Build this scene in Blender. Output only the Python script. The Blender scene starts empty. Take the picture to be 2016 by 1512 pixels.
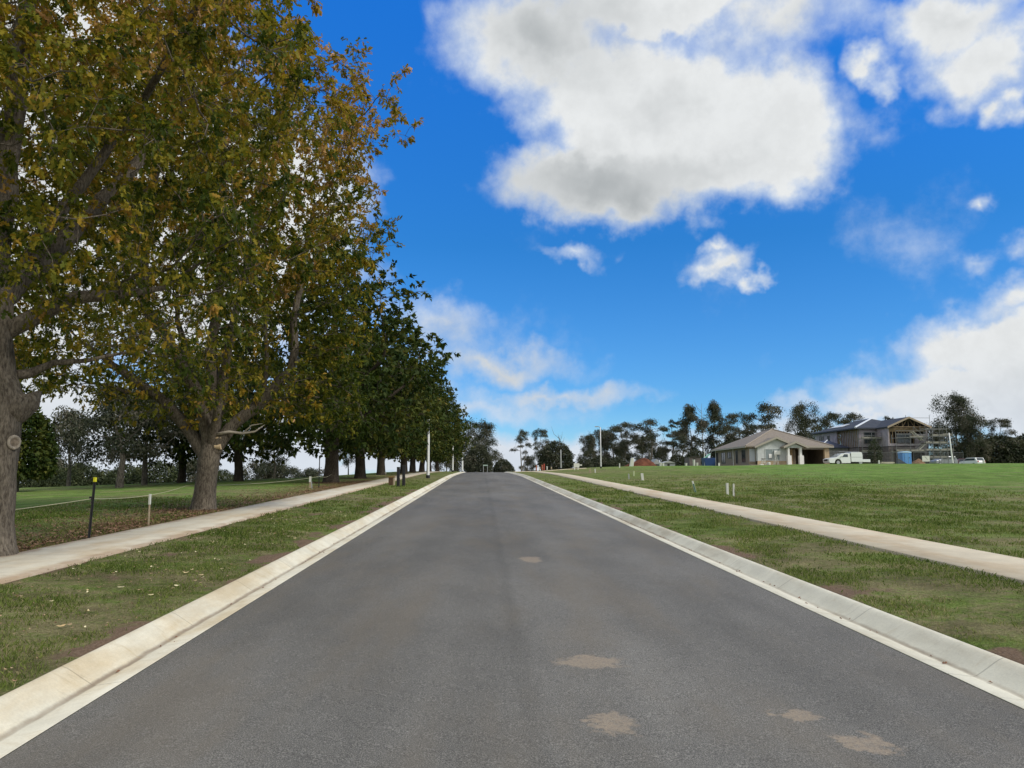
import bpy, math, random
import numpy as np
from mathutils import Vector, Matrix, Euler

S = bpy.context.scene
COL = S.collection
R = math.radians

# ------------------------------------------------------------------ camera
CAM_Z = 1.65
PITCH, YAW = 6.93, 2.19
cam_d = bpy.data.cameras.new('camera')
cam_d.sensor_width = 36.0
cam_d.lens = 27.04
cam_d.clip_start = 0.1
cam_d.clip_end = 6000
cam = bpy.data.objects.new('camera', cam_d)
COL.objects.link(cam)
cam.location = (0, 0, CAM_Z)
cam.rotation_euler = Euler((R(90 + PITCH), 0, R(-YAW)), 'XYZ')
S.camera = cam

S.view_settings.view_transform = 'Standard'
S.view_settings.look = 'None'
S.view_settings.gamma = 1.0
S.view_settings.use_curve_mapping = False
S.view_settings.exposure = EXPOSURE = 0.46

# ------------------------------------------------------------------ sun
SUN_EL, SUN_AZ = 40.0, 118.0          # azimuth clockwise from +Y: from the right, slightly behind the viewer
sun_d = bpy.data.lights.new('sun', 'SUN')
sun_d.energy = 2.1
sun_d.angle = R(12)
sun_d.color = (1.0, 0.95, 0.87)
sun = bpy.data.objects.new('sun', sun_d)
COL.objects.link(sun)
sun.rotation_euler = Euler((R(90 - SUN_EL), 0, R(180 - SUN_AZ)), 'XYZ')
_sd = Vector((math.sin(R(SUN_AZ)) * math.cos(R(SUN_EL)), math.cos(R(SUN_AZ)) * math.cos(R(SUN_EL)), math.sin(R(SUN_EL))))
sun.rotation_euler = _sd.to_track_quat('Z', 'Y').to_euler()
sun.location = (30, -10, 40)


# ------------------------------------------------------------------ node helpers
class NT:
    def __init__(s, tree):
        s.t = tree
        s.n = tree.nodes
        s.l = tree.links

    def node(s, typ, **kw):
        n = s.n.new(typ)
        for k, v in kw.items():
            setattr(n, k, v)
        return n

    def put(s, sock, v):
        if v is None:
            return
        if isinstance(v, bpy.types.NodeSocket):
            s.l.new(v, sock)
        else:
            if sock.type == 'RGBA' and len(v) == 3:
                v = (*v, 1)
            sock.default_value = v

    def m(s, op, a, b=None, c=None, clamp=False):
        n = s.node('ShaderNodeMath', operation=op, use_clamp=clamp)
        for i, v in enumerate((a, b, c)):
            s.put(n.inputs[i], v)
        return n.outputs[0]

    def v(s, op, a, b=None, c=None, scale=None):
        n = s.node('ShaderNodeVectorMath', operation=op)
        for i, w in enumerate((a, b, c)):
            s.put(n.inputs[i], w)
        if scale is not None:
            s.put(n.inputs['Scale'], scale)
        return n.outputs['Value'] if op in ('LENGTH', 'DOT_PRODUCT', 'DISTANCE') else n.outputs[0]

    def noise(s, vec, scale, detail=4, rough=0.55, dist=0.0, dim='3D', color=False):
        n = s.node('ShaderNodeTexNoise', noise_dimensions=dim)
        s.put(n.inputs['Vector'], vec)
        s.put(n.inputs['Scale'], scale)
        s.put(n.inputs['Detail'], detail)
        s.put(n.inputs['Roughness'], rough)
        s.put(n.inputs['Distortion'], dist)
        return n.outputs['Color' if color else 'Fac']

    def mix(s, f, a, b, mode='MIX'):
        n = s.node('ShaderNodeMix', data_type='RGBA', blend_type=mode)
        s.put(n.inputs[0], f)
        s.put(n.inputs[6], a)
        s.put(n.inputs[7], b)
        return n.outputs[2]

    def step(s, x, lo, hi, a=0.0, b=1.0, smooth=True):
        n = s.node('ShaderNodeMapRange', interpolation_type='SMOOTHSTEP' if smooth else 'LINEAR')
        s.put(n.inputs[0], x)
        for i, v in enumerate((lo, hi, a, b)):
            s.put(n.inputs[i + 1], v)
        return n.outputs[0]

    def ramp(s, f, stops):
        n = s.node('ShaderNodeValToRGB')
        e = n.color_ramp.elements
        while len(e) < len(stops):
            e.new(0.5)
        for el, (p, c) in zip(e, stops):
            el.position = p
            el.color = (*c, 1)
        s.put(n.inputs[0], f)
        return n.outputs[0]

    def xyz(s, v):
        n = s.node('ShaderNodeSeparateXYZ')
        s.put(n.inputs[0], v)
        return n.outputs

    def comb(s, x, y, z):
        n = s.node('ShaderNodeCombineXYZ')
        for i, v in enumerate((x, y, z)):
            s.put(n.inputs[i], v)
        return n.outputs[0]


# ------------------------------------------------------------------ world: Nishita sky and clouds
# cloud masses: azimuth, elevation, half width, half height (degrees), weight, greyness
CLOUDS = [
    (5.5, 30.9, 8.8, 5.0, 0.90, 0),
    (11.0, 27.5, 9.0, 5.2, 1.00, 0),
    (15.0, 32.8, 13.8, 2.4, 0.80, 0),
    (9.3, 21.1, 9.7, 3.5, 0.95, 0),
    (14.8, 25.5, 9.1, 5.3, 1.10, 0),
    (17.3, 23.0, 10.3, 5.0, 1.00, 0),
    (22.1, 23.7, 5.6, 5.2, 0.95, 0),
    (22.5, 20.7, 4.5, 3.0, 0.70, 0),
    (11.1, 23.4, 6.6, 3.8, 0.80, 0),
    (15.6, 27.4, 4.1, 3.5, 0.80, 0),
    (-0.8, 31.3, 3.6, 2.8, 0.30, 0),
    (22.1, 30.7, 6.1, 3.3, 0.42, 0),
    (26.9, 29.8, 3.7, 2.3, 0.25, 0),
    (32.9, 28.5, 4.8, 2.5, 0.70, 0),
    (35.1, 25.6, 4.2, 3.4, 0.75, 0),
    (36.4, 22.8, 1.9, 1.7, 0.60, 0),
    (29.2, 26.4, 2.2, 1.5, 0.60, 0),
    (28.8, 28.8, 3.2, 1.7, 0.20, 0),
    (18.0, 15.4, 2.2, 1.4, 0.50, 0),
    (17.2, 16.6, 1.1, 1.0, 0.40, 0),
    (19.9, 14.2, 1.4, 0.6, 0.35, 0),
    (6.7, 16.0, 2.7, 0.7, 0.30, 0),
    (27.1, 16.6, 2.6, 1.2, 0.05, 0),
    (27.5, 23.6, 1.3, 1.9, 0.16, 0),
    (29.1, 16.8, 2.8, 1.0, 0.06, 0),
    (35.1, 17.1, 0.9, 0.9, 0.35, 0),
    (34.0, 13.2, 1.9, 1.0, 0.28, 0),
    (31.9, 14.1, 2.0, 1.6, 0.06, 0),
    (36.7, 13.7, 1.6, 1.2, 0.30, 0),
    (36.2, 10.7, 4.0, 1.6, 0.45, 0),
    (35.5, 7.9, 8.2, 3.2, 1.00, 0),
    (33.4, 5.2, 9.7, 2.6, 1.00, 0),
    (36.9, 5.6, 6.4, 4.4, 1.00, 0),
    (27.4, 4.3, 6.8, 1.0, 0.45, 0),
    (-2.7, 11.1, 5.4, 2.2, 0.36, 0),
    (1.3, 8.7, 7.3, 1.5, 0.40, 0),
    (5.7, 6.4, 8.7, 1.0, 0.36, 0),
    (0.4, 5.3, 8.4, 1.5, 0.35, 0),
    (8.7, 2.2, 17.9, 1.9, 0.60, 0),
    (1.9, 1.3, 15.1, 1.5, 0.80, 0),
    (20.2, 2.9, 10.2, 1.4, 0.50, 0),
    (-29.9, 20.4, 16.0, 14.5, 1.20, 0),
    (-36.0, 13.1, 12.1, 17.6, 1.20, 0),
    (-22.9, 3.1, 21.8, 4.8, 1.20, 0),
    (-19.6, 16.1, 12.8, 11.3, 1.20, 0),
    (-11.5, 5.1, 13.7, 4.0, 0.70, 0),
    (-11.4, 0.5, 17.8, 1.1, 0.90, 0),
    (6.3, 31.6, 10.4, 5.3, 1.00, 2),
    (8.9, 20.6, 11.6, 3.5, 1.50, 2),
    (16.5, 21.5, 8.1, 2.7, 0.50, 2),
    (12.9, 26.7, 5.8, 2.0, 0.30, 2),
    (22.7, 30.0, 5.6, 2.7, 0.50, 2),
    (1.5, 9.0, 11.5, 4.2, 1.30, 2),
    (6.8, 6.4, 10.6, 2.3, 1.00, 2),
    (32.9, 28.7, 4.2, 1.7, 0.35, 2),
    (32.8, 4.2, 8.4, 1.3, 0.35, 2),
    (-29.5, 14.2, 8.5, 9.5, 0.30, 2),
]

def build_world():
    w = bpy.data.worlds.new('World')
    S.world = w
    w.use_nodes = True
    t = NT(w.node_tree)
    w.node_tree.nodes.clear()
    out = t.node('ShaderNodeOutputWorld')
    bg = t.node('ShaderNodeBackground')
    t.l.new(bg.outputs[0], out.inputs[0])
    sky = t.node('ShaderNodeTexSky', sky_type='NISHITA')
    sky.sun_disc = False
    sky.sun_elevation = R(SUN_EL)
    sky.sun_rotation = R(SUN_AZ)
    sky.altitude = 200
    sky.air_density = 1.0
    sky.dust_density = 0.25
    sky.ozone_density = 3.0
    d = t.node('ShaderNodeTexCoord').outputs['Generated']
    x, y, z = t.xyz(d)
    el = t.m('MULTIPLY', t.m('ARCSINE', z), 57.2958)
    az = t.m('MULTIPLY', t.m('ARCTAN2', x, y), 57.2958)
    # the clear sky, deeper blue aloft
    tint = t.ramp(t.step(el, 0, 45, smooth=False), [(0, SKYT[0]), (0.12, SKYT[1]), (0.38, SKYT[2]), (0.75, SKYT[3])])
    clear = t.mix(1.0, sky.outputs[0], tint, 'MULTIPLY')
    # cloud field
    w1 = t.noise(d, 5.0, 4, 0.6, color=True)
    w2 = t.noise(d, 20.0, 4, 0.6, color=True)
    w1 = t.v('MULTIPLY_ADD', w1, (8.0, 7.0, 0), (-4.0, -3.5, 0))
    w2 = t.v('MULTIPLY_ADD', w2, (3.4, 3.4, 0), (-1.7, -1.7, 0))
    p = t.v('ADD', t.comb(az, el, 0), t.v('ADD', w1, w2))
    dens = None
    grey = None
    for a, e, rx, ry, wt, g in CLOUDS:
        q = t.v('MULTIPLY_ADD', p, (1 / rx, 1 / ry, 0), (-a / rx, -e / ry, 0))
        ln = t.v('LENGTH', q)
        if g < 2:
            f = t.m('MULTIPLY_ADD', ln, -wt, wt)
            dens = f if dens is None else t.m('SMOOTH_MAX', dens, f, 0.12)
        else:
            f = t.m('MULTIPLY_ADD', ln, -wt, wt, clamp=True)
            grey = f if grey is None else t.m('SMOOTH_MAX', grey, f, 0.35)
    fb = t.noise(d, 9.0, 7, 0.55)
    fb2 = t.noise(d, 34.0, 6, 0.65)
    # unseen clouds added behind and above the viewer, to whiten the ambient light
    back = t.step(y, 0.45, 0.05)
    high = t.step(el, 44, 60)
    added_cover = t.m('MULTIPLY', t.m('MAXIMUM', back, high), 0.62)
    dens = t.m('MAXIMUM', dens, t.m('SUBTRACT', added_cover, 0.12))
    n = t.m('MULTIPLY_ADD', fb, 0.66, -0.33)
    n = t.m('ADD', n, t.m('MULTIPLY_ADD', fb2, 0.20, -0.10))
    dn = t.m('ADD', dens, n)
    fac = t.step(dn, -0.06, 0.36)
    core = t.step(dn, 0.15, 0.75)
    # tone: bright where thin or facing the sun, grey in the thick shaded bellies
    soft = t.noise(d, 5.0, 4, 0.45)
    g2 = t.m('MULTIPLY', t.step(grey, 0.0, 0.85), t.step(soft, 0.28, 0.70, 1.15, 0.88))
    g2 = t.m('MULTIPLY', g2, t.step(dn, 0.10, 0.95, 0.25, 1.0), clamp=True)
    mott = t.m('MULTIPLY', t.step(t.noise(d, 6.5, 5, 0.55), 0.42, 0.68, 0.0, 0.42), t.step(dn, 0.2, 0.8))
    g2 = t.m('MAXIMUM', g2, mott)
    bil = t.step(fb2, 0.32, 0.68, 0.955, 1.03)
    white = t.mix(t.step(core, 0.0, 0.5), CLOUDC[1], CLOUDC[0])
    white = t.v('SCALE', white, scale=bil)
    tone = t.mix(g2, white, CLOUDC[2])
    low = t.step(el, 9, 1)
    tone = t.mix(t.m('MULTIPLY', low, 0.6), tone, CLOUDC[3])
    fac = t.m('MULTIPLY', fac, t.step(core, 0.0, 0.55, 0.80, 1.0))
    col = t.mix(fac, clear, tone)
    t.put(bg.inputs[0], col)
    bg.inputs[1].default_value = 0.1


SKYT = [(0.60, 0.84, 1.12), (0.32, 0.68, 1.04), (0.15, 0.65, 1.12), (0.12, 0.86, 1.78)]
CLOUDC = [(6.0, 6.15, 6.2), (4.5, 5.2, 6.2), (2.95, 3.15, 3.25), (4.6, 5.2, 6.1)]
build_world()


# ------------------------------------------------------------------ tagging and mesh helpers
def tag(o, label, cat, group=None):
    o['label'] = label
    o['category'] = cat
    if group:
        o['group'] = group
    return o


def thing(name, label, cat, loc=(0, 0, 0), rz=0.0, group=None):
    o = bpy.data.objects.new(name, None)
    o.empty_display_size = 0.3
    COL.objects.link(o)
    o.location = loc
    o.rotation_euler = (0, 0, rz)
    return tag(o, label, cat, group)


class MB:
    """collects shapes; build() links them as ONE mesh object"""

    def __init__(s):
        s.v = []
        s.f = []

    def add(s, vs, fs):
        b = len(s.v)
        s.v += [tuple(p) for p in vs]
        s.f += [tuple(i + b for i in f) for f in fs]
        return s

    def box(s, x0, x1, y0, y1, z0, z1):
        return s.add([(x0, y0, z0), (x1, y0, z0), (x1, y1, z0), (x0, y1, z0), (x0, y0, z1), (x1, y0, z1), (x1, y1, z1), (x0, y1, z1)],
                     [(0, 3, 2, 1), (4, 5, 6, 7), (0, 1, 5, 4), (1, 2, 6, 5), (2, 3, 7, 6), (3, 0, 4, 7)])

    def prism(s, pts, d, axis='y', off=0.0):
        """2-D outline (counter-clockwise) extruded from off to off+d along an axis"""
        n = len(pts)
        if axis == 'y':
            a = [(p[0], off, p[1]) for p in pts]
            b = [(p[0], off + d, p[1]) for p in pts]
        elif axis == 'x':
            a = [(off, p[0], p[1]) for p in pts]
            b = [(off + d, p[0], p[1]) for p in pts]
        else:
            a = [(p[0], p[1], off) for p in pts]
            b = [(p[0], p[1], off + d) for p in pts]
        return s.add(a + b, [tuple(range(n)), tuple(range(2 * n - 1, n - 1, -1))] + [(i, i + n, (i + 1) % n + n, (i + 1) % n) for i in range(n)])

    def tube(s, pts, rads, n=8, caps=True):
        pts = [Vector(p) for p in pts]
        if not hasattr(rads, '__len__'):
            rads = [rads] * len(pts)
        up = None
        rings = []
        for i, p in enumerate(pts):
            d = (pts[min(i + 1, len(pts) - 1)] - pts[max(i - 1, 0)])
            d = d.normalized() if d.length > 1e-9 else Vector((0, 0, 1))
            if up is None:
                up = Vector((1, 0, 0)) if abs(d.x) < 0.9 else Vector((0, 1, 0))
            up = (up - d * up.dot(d)).normalized()
            q = d.cross(up)
            rings.append([p + (up * math.cos(2 * math.pi * k / n) + q * math.sin(2 * math.pi * k / n)) * rads[i] for k in range(n)])
        vs = [v for r in rings for v in r]
        fs = [(i * n + k, i * n + (k + 1) % n, (i + 1) * n + (k + 1) % n, (i + 1) * n + k) for i in range(len(pts) - 1) for k in range(n)]
        if caps:
            fs += [tuple(range(n - 1, -1, -1)), tuple((len(pts) - 1) * n + k for k in range(n))]
        return s.add(vs, fs)

    def build(s, name, mat, parent=None, smooth=False, bevel=0.0):
        me = bpy.data.meshes.new(name)
        me.from_pydata(s.v, [], s.f)
        me.materials.append(mat)
        if smooth:
            me.shade_smooth()
        o = bpy.data.objects.new(name, me)
        COL.objects.link(o)
        if parent is not None:
            o.parent = parent
        if bevel:
            md = o.modifiers.new('bevel', 'BEVEL')
            md.width = bevel
            md.segments = 2
            md.limit_method = 'ANGLE'
        return o


def np_mesh(name, V, F, mat, attrs=None, smooth=False):
    """V (n,3), F (m,k) equal-sided polygons, attrs {name: per-face floats}"""
    me = bpy.data.meshes.new(name)
    V = np.ascontiguousarray(V, dtype=np.float32)
    F = np.ascontiguousarray(F, dtype=np.int32)
    m, k = F.shape
    me.vertices.add(len(V))
    me.vertices.foreach_set('co', V.ravel())
    me.loops.add(m * k)
    me.loops.foreach_set('vertex_index', F.ravel())
    me.polygons.add(m)
    me.polygons.foreach_set('loop_start', np.arange(0, m * k, k, dtype=np.int32))
    if smooth:
        me.polygons.foreach_set('use_smooth', np.ones(m, dtype=bool))
    for an, (dom, vals) in (attrs or {}).items():
        a = me.attributes.new(an, 'FLOAT', dom)
        a.data.foreach_set('value', np.ascontiguousarray(vals, dtype=np.float32))
    me.materials.append(mat)
    me.update(calc_edges=True)
    me.validate()
    return me


def link(name, me, parent=None):
    o = bpy.data.objects.new(name, me)
    COL.objects.link(o)
    if parent is not None:
        o.parent = parent
    return o


def copy_tree(o, parent=None):
    c = o.copy()
    COL.objects.link(c)
    c.parent = parent
    for ch in list(o.children):
        copy_tree(ch, c)
    return c


# smooth value noise in numpy
def vnoise(x, y, seed=0):
    x = np.asarray(x, dtype=np.float64)
    y = np.asarray(y, dtype=np.float64)
    xi = np.floor(x).astype(np.int64)
    yi = np.floor(y).astype(np.int64)
    fx = x - xi
    fy = y - yi
    fx = fx * fx * (3 - 2 * fx)
    fy = fy * fy * (3 - 2 * fy)

    def h(a, b):
        n = (a * 374761393 + b * 668265263 + seed * 1274126177) & 0xffffffff
        n = ((n ^ (n >> 13)) * 1274126177) & 0xffffffff
        n = (n ^ (n >> 16)) & 0xffffffff
        return n / 4294967295.0
    return (h(xi, yi) * (1 - fx) + h(xi + 1, yi) * fx) * (1 - fy) + (h(xi, yi + 1) * (1 - fx) + h(xi + 1, yi + 1) * fx) * fy


def fbm(x, y, seed=0, octv=4):
    s, a, t = 0, 1.0, 0
    for i in range(octv):
        s = s + a * vnoise(x * 2 ** i + 17.3 * i, y * 2 ** i - 9.1 * i, seed + i)
        t += a
        a *= 0.55
    return s / t


def sstep(x, a, b):
    t = np.clip((np.asarray(x, dtype=np.float64) - a) / (b - a), 0, 1)
    return t * t * (3 - 2 * t)


# ------------------------------------------------------------------ the lie of the land
_ky = [-60, 0, 71, 97, 122, 140, 160, 200, 300, 700, 3000]
_kz = [-1.5, 0, 1.76, 2.16, 2.45, 2.52, 2.3, 0.9, -4, -14, -30]
_ty = np.arange(-60, 3000, 2.0)
_tz = np.interp(_ty, _ky, _kz)
_ks = np.ones(7) / 7
_tz = np.convolve(np.pad(_tz, 3, mode='edge'), _ks, mode='valid')
_tz[:3] = np.interp(_ty[:3], _ky, _kz)


def zr(y):
    return np.interp(y, _ty, _tz)


XL0, XL1, XR0, XR1 = -3.10, -2.64, 3.58, 4.04        # kerb backs and asphalt edges
PL0, PL1, PR0, PR1 = -7.10, -5.66, 6.46, 7.86        # footpaths


def T(x, y):
    x = np.asarray(x, dtype=np.float64)
    y = np.asarray(y, dtype=np.float64)
    z = zr(y)
    u = XL0 - x
    left = 0.12 + 0.028 * np.clip(u, 0, 2.5) - 0.034 * np.clip(u - 8.5, 0, 60)
    left = left - 0.06 * np.clip(y - 60, 0, 400) * sstep(u, 8, 22)
    left = left + 0.10 * (fbm(x * 0.12, y * 0.12, 5, 2) - 0.5) * sstep(u, 5, 14)
    left = left
    w = x - XR1
    right = 0.12 + 0.028 * np.clip(w, 0, 2.5)
    right = right + sstep(y, 6, 105) * 1.22 * (1 - np.exp(-np.clip(w - 3.9, 0, None) / 15.0))
    right = right - 0.24 * sstep(y, 87, 96) * sstep(x, 22, 34)
    right = right + 0.12 * (fbm(x * 0.1, y * 0.1, 8, 2) - 0.5) * sstep(w, 5, 14)
    return np.where(u > 0, z + left, np.where(w > 0, z + right, z))


def TZ(x, y):
    return float(T(x, y))


def spot(px, d, dz=0.0):
    """a point on the land, d metres up the road, on the bearing that photo column px looks along near the horizon"""
    X = d * (px - 950.0) / 1514.0
    return (X, d, TZ(X, d) + dz)


def zat(row, d):
    """height at which the sight line of a photo row stands d metres away"""
    return CAM_Z + d * math.tan(R(PITCH) - math.atan((row - 756.0) / 1514.0))


# ------------------------------------------------------------------ materials
def mat(name, color=(0.5, 0.5, 0.5), rough=0.8, spec=0.3, metal=0.0, var=0.0, vscale=3.0, bump=0.0, bscale=40.0, trans=0.0):
    m = bpy.data.materials.new(name)
    m.use_nodes = True
    t = NT(m.node_tree)
    b = m.node_tree.nodes['Principled BSDF']
    b.inputs['Roughness'].default_value = rough
    b.inputs['Specular IOR Level'].default_value = spec
    b.inputs['Metallic'].default_value = metal
    co = t.node('ShaderNodeTexCoord').outputs['Object']
    c = color
    if var:
        n = t.noise(co, vscale, 5, 0.6)
        k = t.step(n, 0.3, 0.7, 1 - var, 1 + var)
        c = t.v('SCALE', color, scale=k)
        t.l.new(c, b.inputs['Base Color'])
    else:
        b.inputs['Base Color'].default_value = (*color, 1)
    if bump:
        bn = t.node('ShaderNodeBump')
        bn.inputs['Strength'].default_value = bump
        bn.inputs['Distance'].default_value = 0.02
        t.put(bn.inputs['Height'], t.noise(co, bscale, 5, 0.6))
        t.l.new(bn.outputs[0], b.inputs['Normal'])
    return m


def base_mat(name, rough=0.9, spec=0.2):
    m = bpy.data.materials.new(name)
    m.use_nodes = True
    t = NT(m.node_tree)
    b = m.node_tree.nodes['Principled BSDF']
    b.inputs['Roughness'].default_value = rough
    b.inputs['Specular IOR Level'].default_value = spec
    co = t.node('ShaderNodeTexCoord').outputs['Object']
    return m, t, b, co


def set_bump(t, b, h, strength, dist=0.02):
    bn = t.node('ShaderNodeBump')
    bn.inputs['Strength'].default_value = strength
    bn.inputs['Distance'].default_value = dist
    t.put(bn.inputs['Height'], h)
    t.l.new(bn.outputs[0], b.inputs['Normal'])


def asphalt_mat():
    m, t, b, co = base_mat('asphalt', 0.88, 0.25)
    x, y, z = t.xyz(co)
    fine = t.noise(co, 130, 3, 0.7)
    mid = t.noise(co, 28, 4, 0.7)
    big = t.noise(t.v('MULTIPLY', co, (0.55, 0.14, 1)), 1.0, 5, 0.6)
    blot = t.noise(t.v('MULTIPLY', co, (1.1, 0.6, 1)), 1.0, 4, 0.6)
    c = t.ramp(fine, [(0.28, (0.024, 0.023, 0.021)), (0.5, (0.088, 0.085, 0.078)), (0.72, (0.25, 0.24, 0.215))])
    k = t.step(mid, 0.25, 0.75, 0.88, 1.12)
    k = t.m('MULTIPLY', k, t.step(big, 0.3, 0.7, 0.80, 1.14))
    k = t.m('MULTIPLY', k, t.step(blot, 0.3, 0.7, 0.92, 1.07))
    # the paver's middle join, with a strip rolled a little darker beside it
    wob = t.m('MULTIPLY_ADD', t.noise(t.comb(0, y, 0), 0.5, 3, 0.6), 0.16, -0.08)
    sx = t.m('ADD', x, wob)
    lane = t.step(sx, 0.34, 0.44, 1.0, 1.07)
    k = t.m('MULTIPLY', k, lane)
    seam = t.m('ABSOLUTE', t.m('SUBTRACT', sx, 0.30))
    k = t.m('MULTIPLY', k, t.step(seam, 0.0, 0.12, 0.91, 1.0))
    # tyre-polished bands, faint scuffs across, and pale grit
    pol = t.m('ABSOLUTE', t.m('SUBTRACT', t.m('ABSOLUTE', t.m('SUBTRACT', t.m('ABSOLUTE', t.m('SUBTRACT', sx, 0.45)), 1.55)), 0.72))
    k = t.m('MULTIPLY', k, t.step(pol, 0.0, 0.38, 1.06, 0.98))
    scf = t.noise(t.v('MULTIPLY', co, (1.4, 5.0, 1)), 1.3, 6, 0.75, 2.0)
    k = t.m('MULTIPLY', k, t.step(scf, 0.60, 0.72, 1.0, 1.16))
    grit = t.step(t.noise(co, 55, 2, 0.5), 0.775, 0.80, 0.0, 1.0)
    k = t.m('ADD', k, grit)
    k = t.m('MULTIPLY', k, EXK['asphalt'])
    c = t.v('SCALE', c, scale=k)
    # warm dust near the middle of each lane
    dust = t.m('MULTIPLY', t.step(t.noise(t.v('MULTIPLY', co, (0.9, 0.25, 1)), 1.3, 4, 0.6), 0.42, 0.72), 0.42)
    c = t.mix(dust, c, (0.16, 0.135, 0.10))
    # sandy smears left on the surface
    pw = t.v('ADD', co, t.v('MULTIPLY_ADD', t.noise(co, 5, 4, 0.7, color=True), (0.46, 0.46, 0), (-0.23, -0.23, 0)))
    sm = None
    for a, e, rx, ry in SMEARS:
        q = t.v('MULTIPLY_ADD', pw, (1 / rx, 1 / ry, 0), (-a / rx, -e / ry, 0))
        f = t.m('SUBTRACT', 1.0, t.v('LENGTH', q))
        sm = f if sm is None else t.m('MAXIMUM', sm, f)
    sf = t.m('MULTIPLY', t.step(t.m('ADD', sm, t.m('MULTIPLY_ADD', t.noise(co, 17, 6, 0.85), 1.3, -0.65)), -0.05, 0.30), t.step(t.noise(co, 40, 4, 0.8), 0.34, 0.60, 0.22, 0.62))
    c = t.mix(sf, c, (0.36, 0.285, 0.205))
    t.l.new(c, b.inputs['Base Color'])
    set_bump(t, b, t.m('ADD', fine, t.m('MULTIPLY', mid, 0.8)), 0.55, 0.006)
    return m


def concrete_mat(name, base, warm, joint=None, edge=None, silt=None):
    m, t, b, co = base_mat(name, 0.9, 0.2)
    x, y, z = t.xyz(co)
    n1 = t.noise(co, 2.2, 5, 0.62)
    n2 = t.noise(co, 60, 4, 0.7)
    n3 = t.noise(t.v('MULTIPLY', co, (0.8, 0.22, 1)), 1.7, 5, 0.65)
    c = t.mix(t.step(n3, 0.42, 0.70), base, warm)
    k = t.m('MULTIPLY', t.step(n1, 0.3, 0.7, 0.90, 1.06), t.step(n2, 0.25, 0.75, 0.93, 1.06))
    # broomed tracks and tyre scuffs across the slab
    sc = t.noise(t.v('MULTIPLY', co, (0.6, 3.0, 1)), 2.5, 4, 0.6, 1.5)
    k = t.m('MULTIPLY', k, t.step(sc, 0.60, 0.72, 1.0, 0.88))
    if joint:
        fr = t.m('ABSOLUTE', t.m('SUBTRACT', t.m('FRACT', t.m('DIVIDE', y, joint)), 0.5))
        k = t.m('MULTIPLY', k, t.step(fr, 0.5 - 0.010 / joint, 0.5 - 0.004 / joint, 1.0, 0.66))
    c = t.v('SCALE', c, scale=k)
    if edge:
        # soil washed against the edges
        for ex, sgn in edge:
            dx = t.m('MULTIPLY', t.m('SUBTRACT', x, ex), sgn)
            dn = t.m('ADD', dx, t.m('MULTIPLY_ADD', n1, 0.6, -0.3))
            c = t.mix(t.step(dn, 0.22, 0.0, 0.0, 0.55), c, (0.30, 0.185, 0.11))
    if silt is not None:
        # wet silt line in the gutter's low point, with washed fans and rusty drips on the kerb face
        wv = t.m('MULTIPLY_ADD', t.noise(co, 3.0, 5, 0.7), 0.05, -0.025)
        dx = t.m('ABSOLUTE', t.m('ADD', t.m('SUBTRACT', x, silt), wv))
        c = t.mix(t.m('MULTIPLY', t.step(dx, 0.035, 0.004), t.step(n3, 0.30, 0.60, 0.25, 0.85)), c, (0.21, 0.165, 0.12))
        dr = t.noise(t.v('MULTIPLY', co, (2.5, 3.6, 2.0)), 1.0, 6, 0.7, 1.2)
        c = t.mix(t.step(dr, 0.52, 0.74, 0.0, 0.40), c, (0.42, 0.33, 0.19))
    t.l.new(c, b.inputs['Base Color'])
    set_bump(t, b, t.m('ADD', n2, n1), 0.25, 0.006)
    return m


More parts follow.
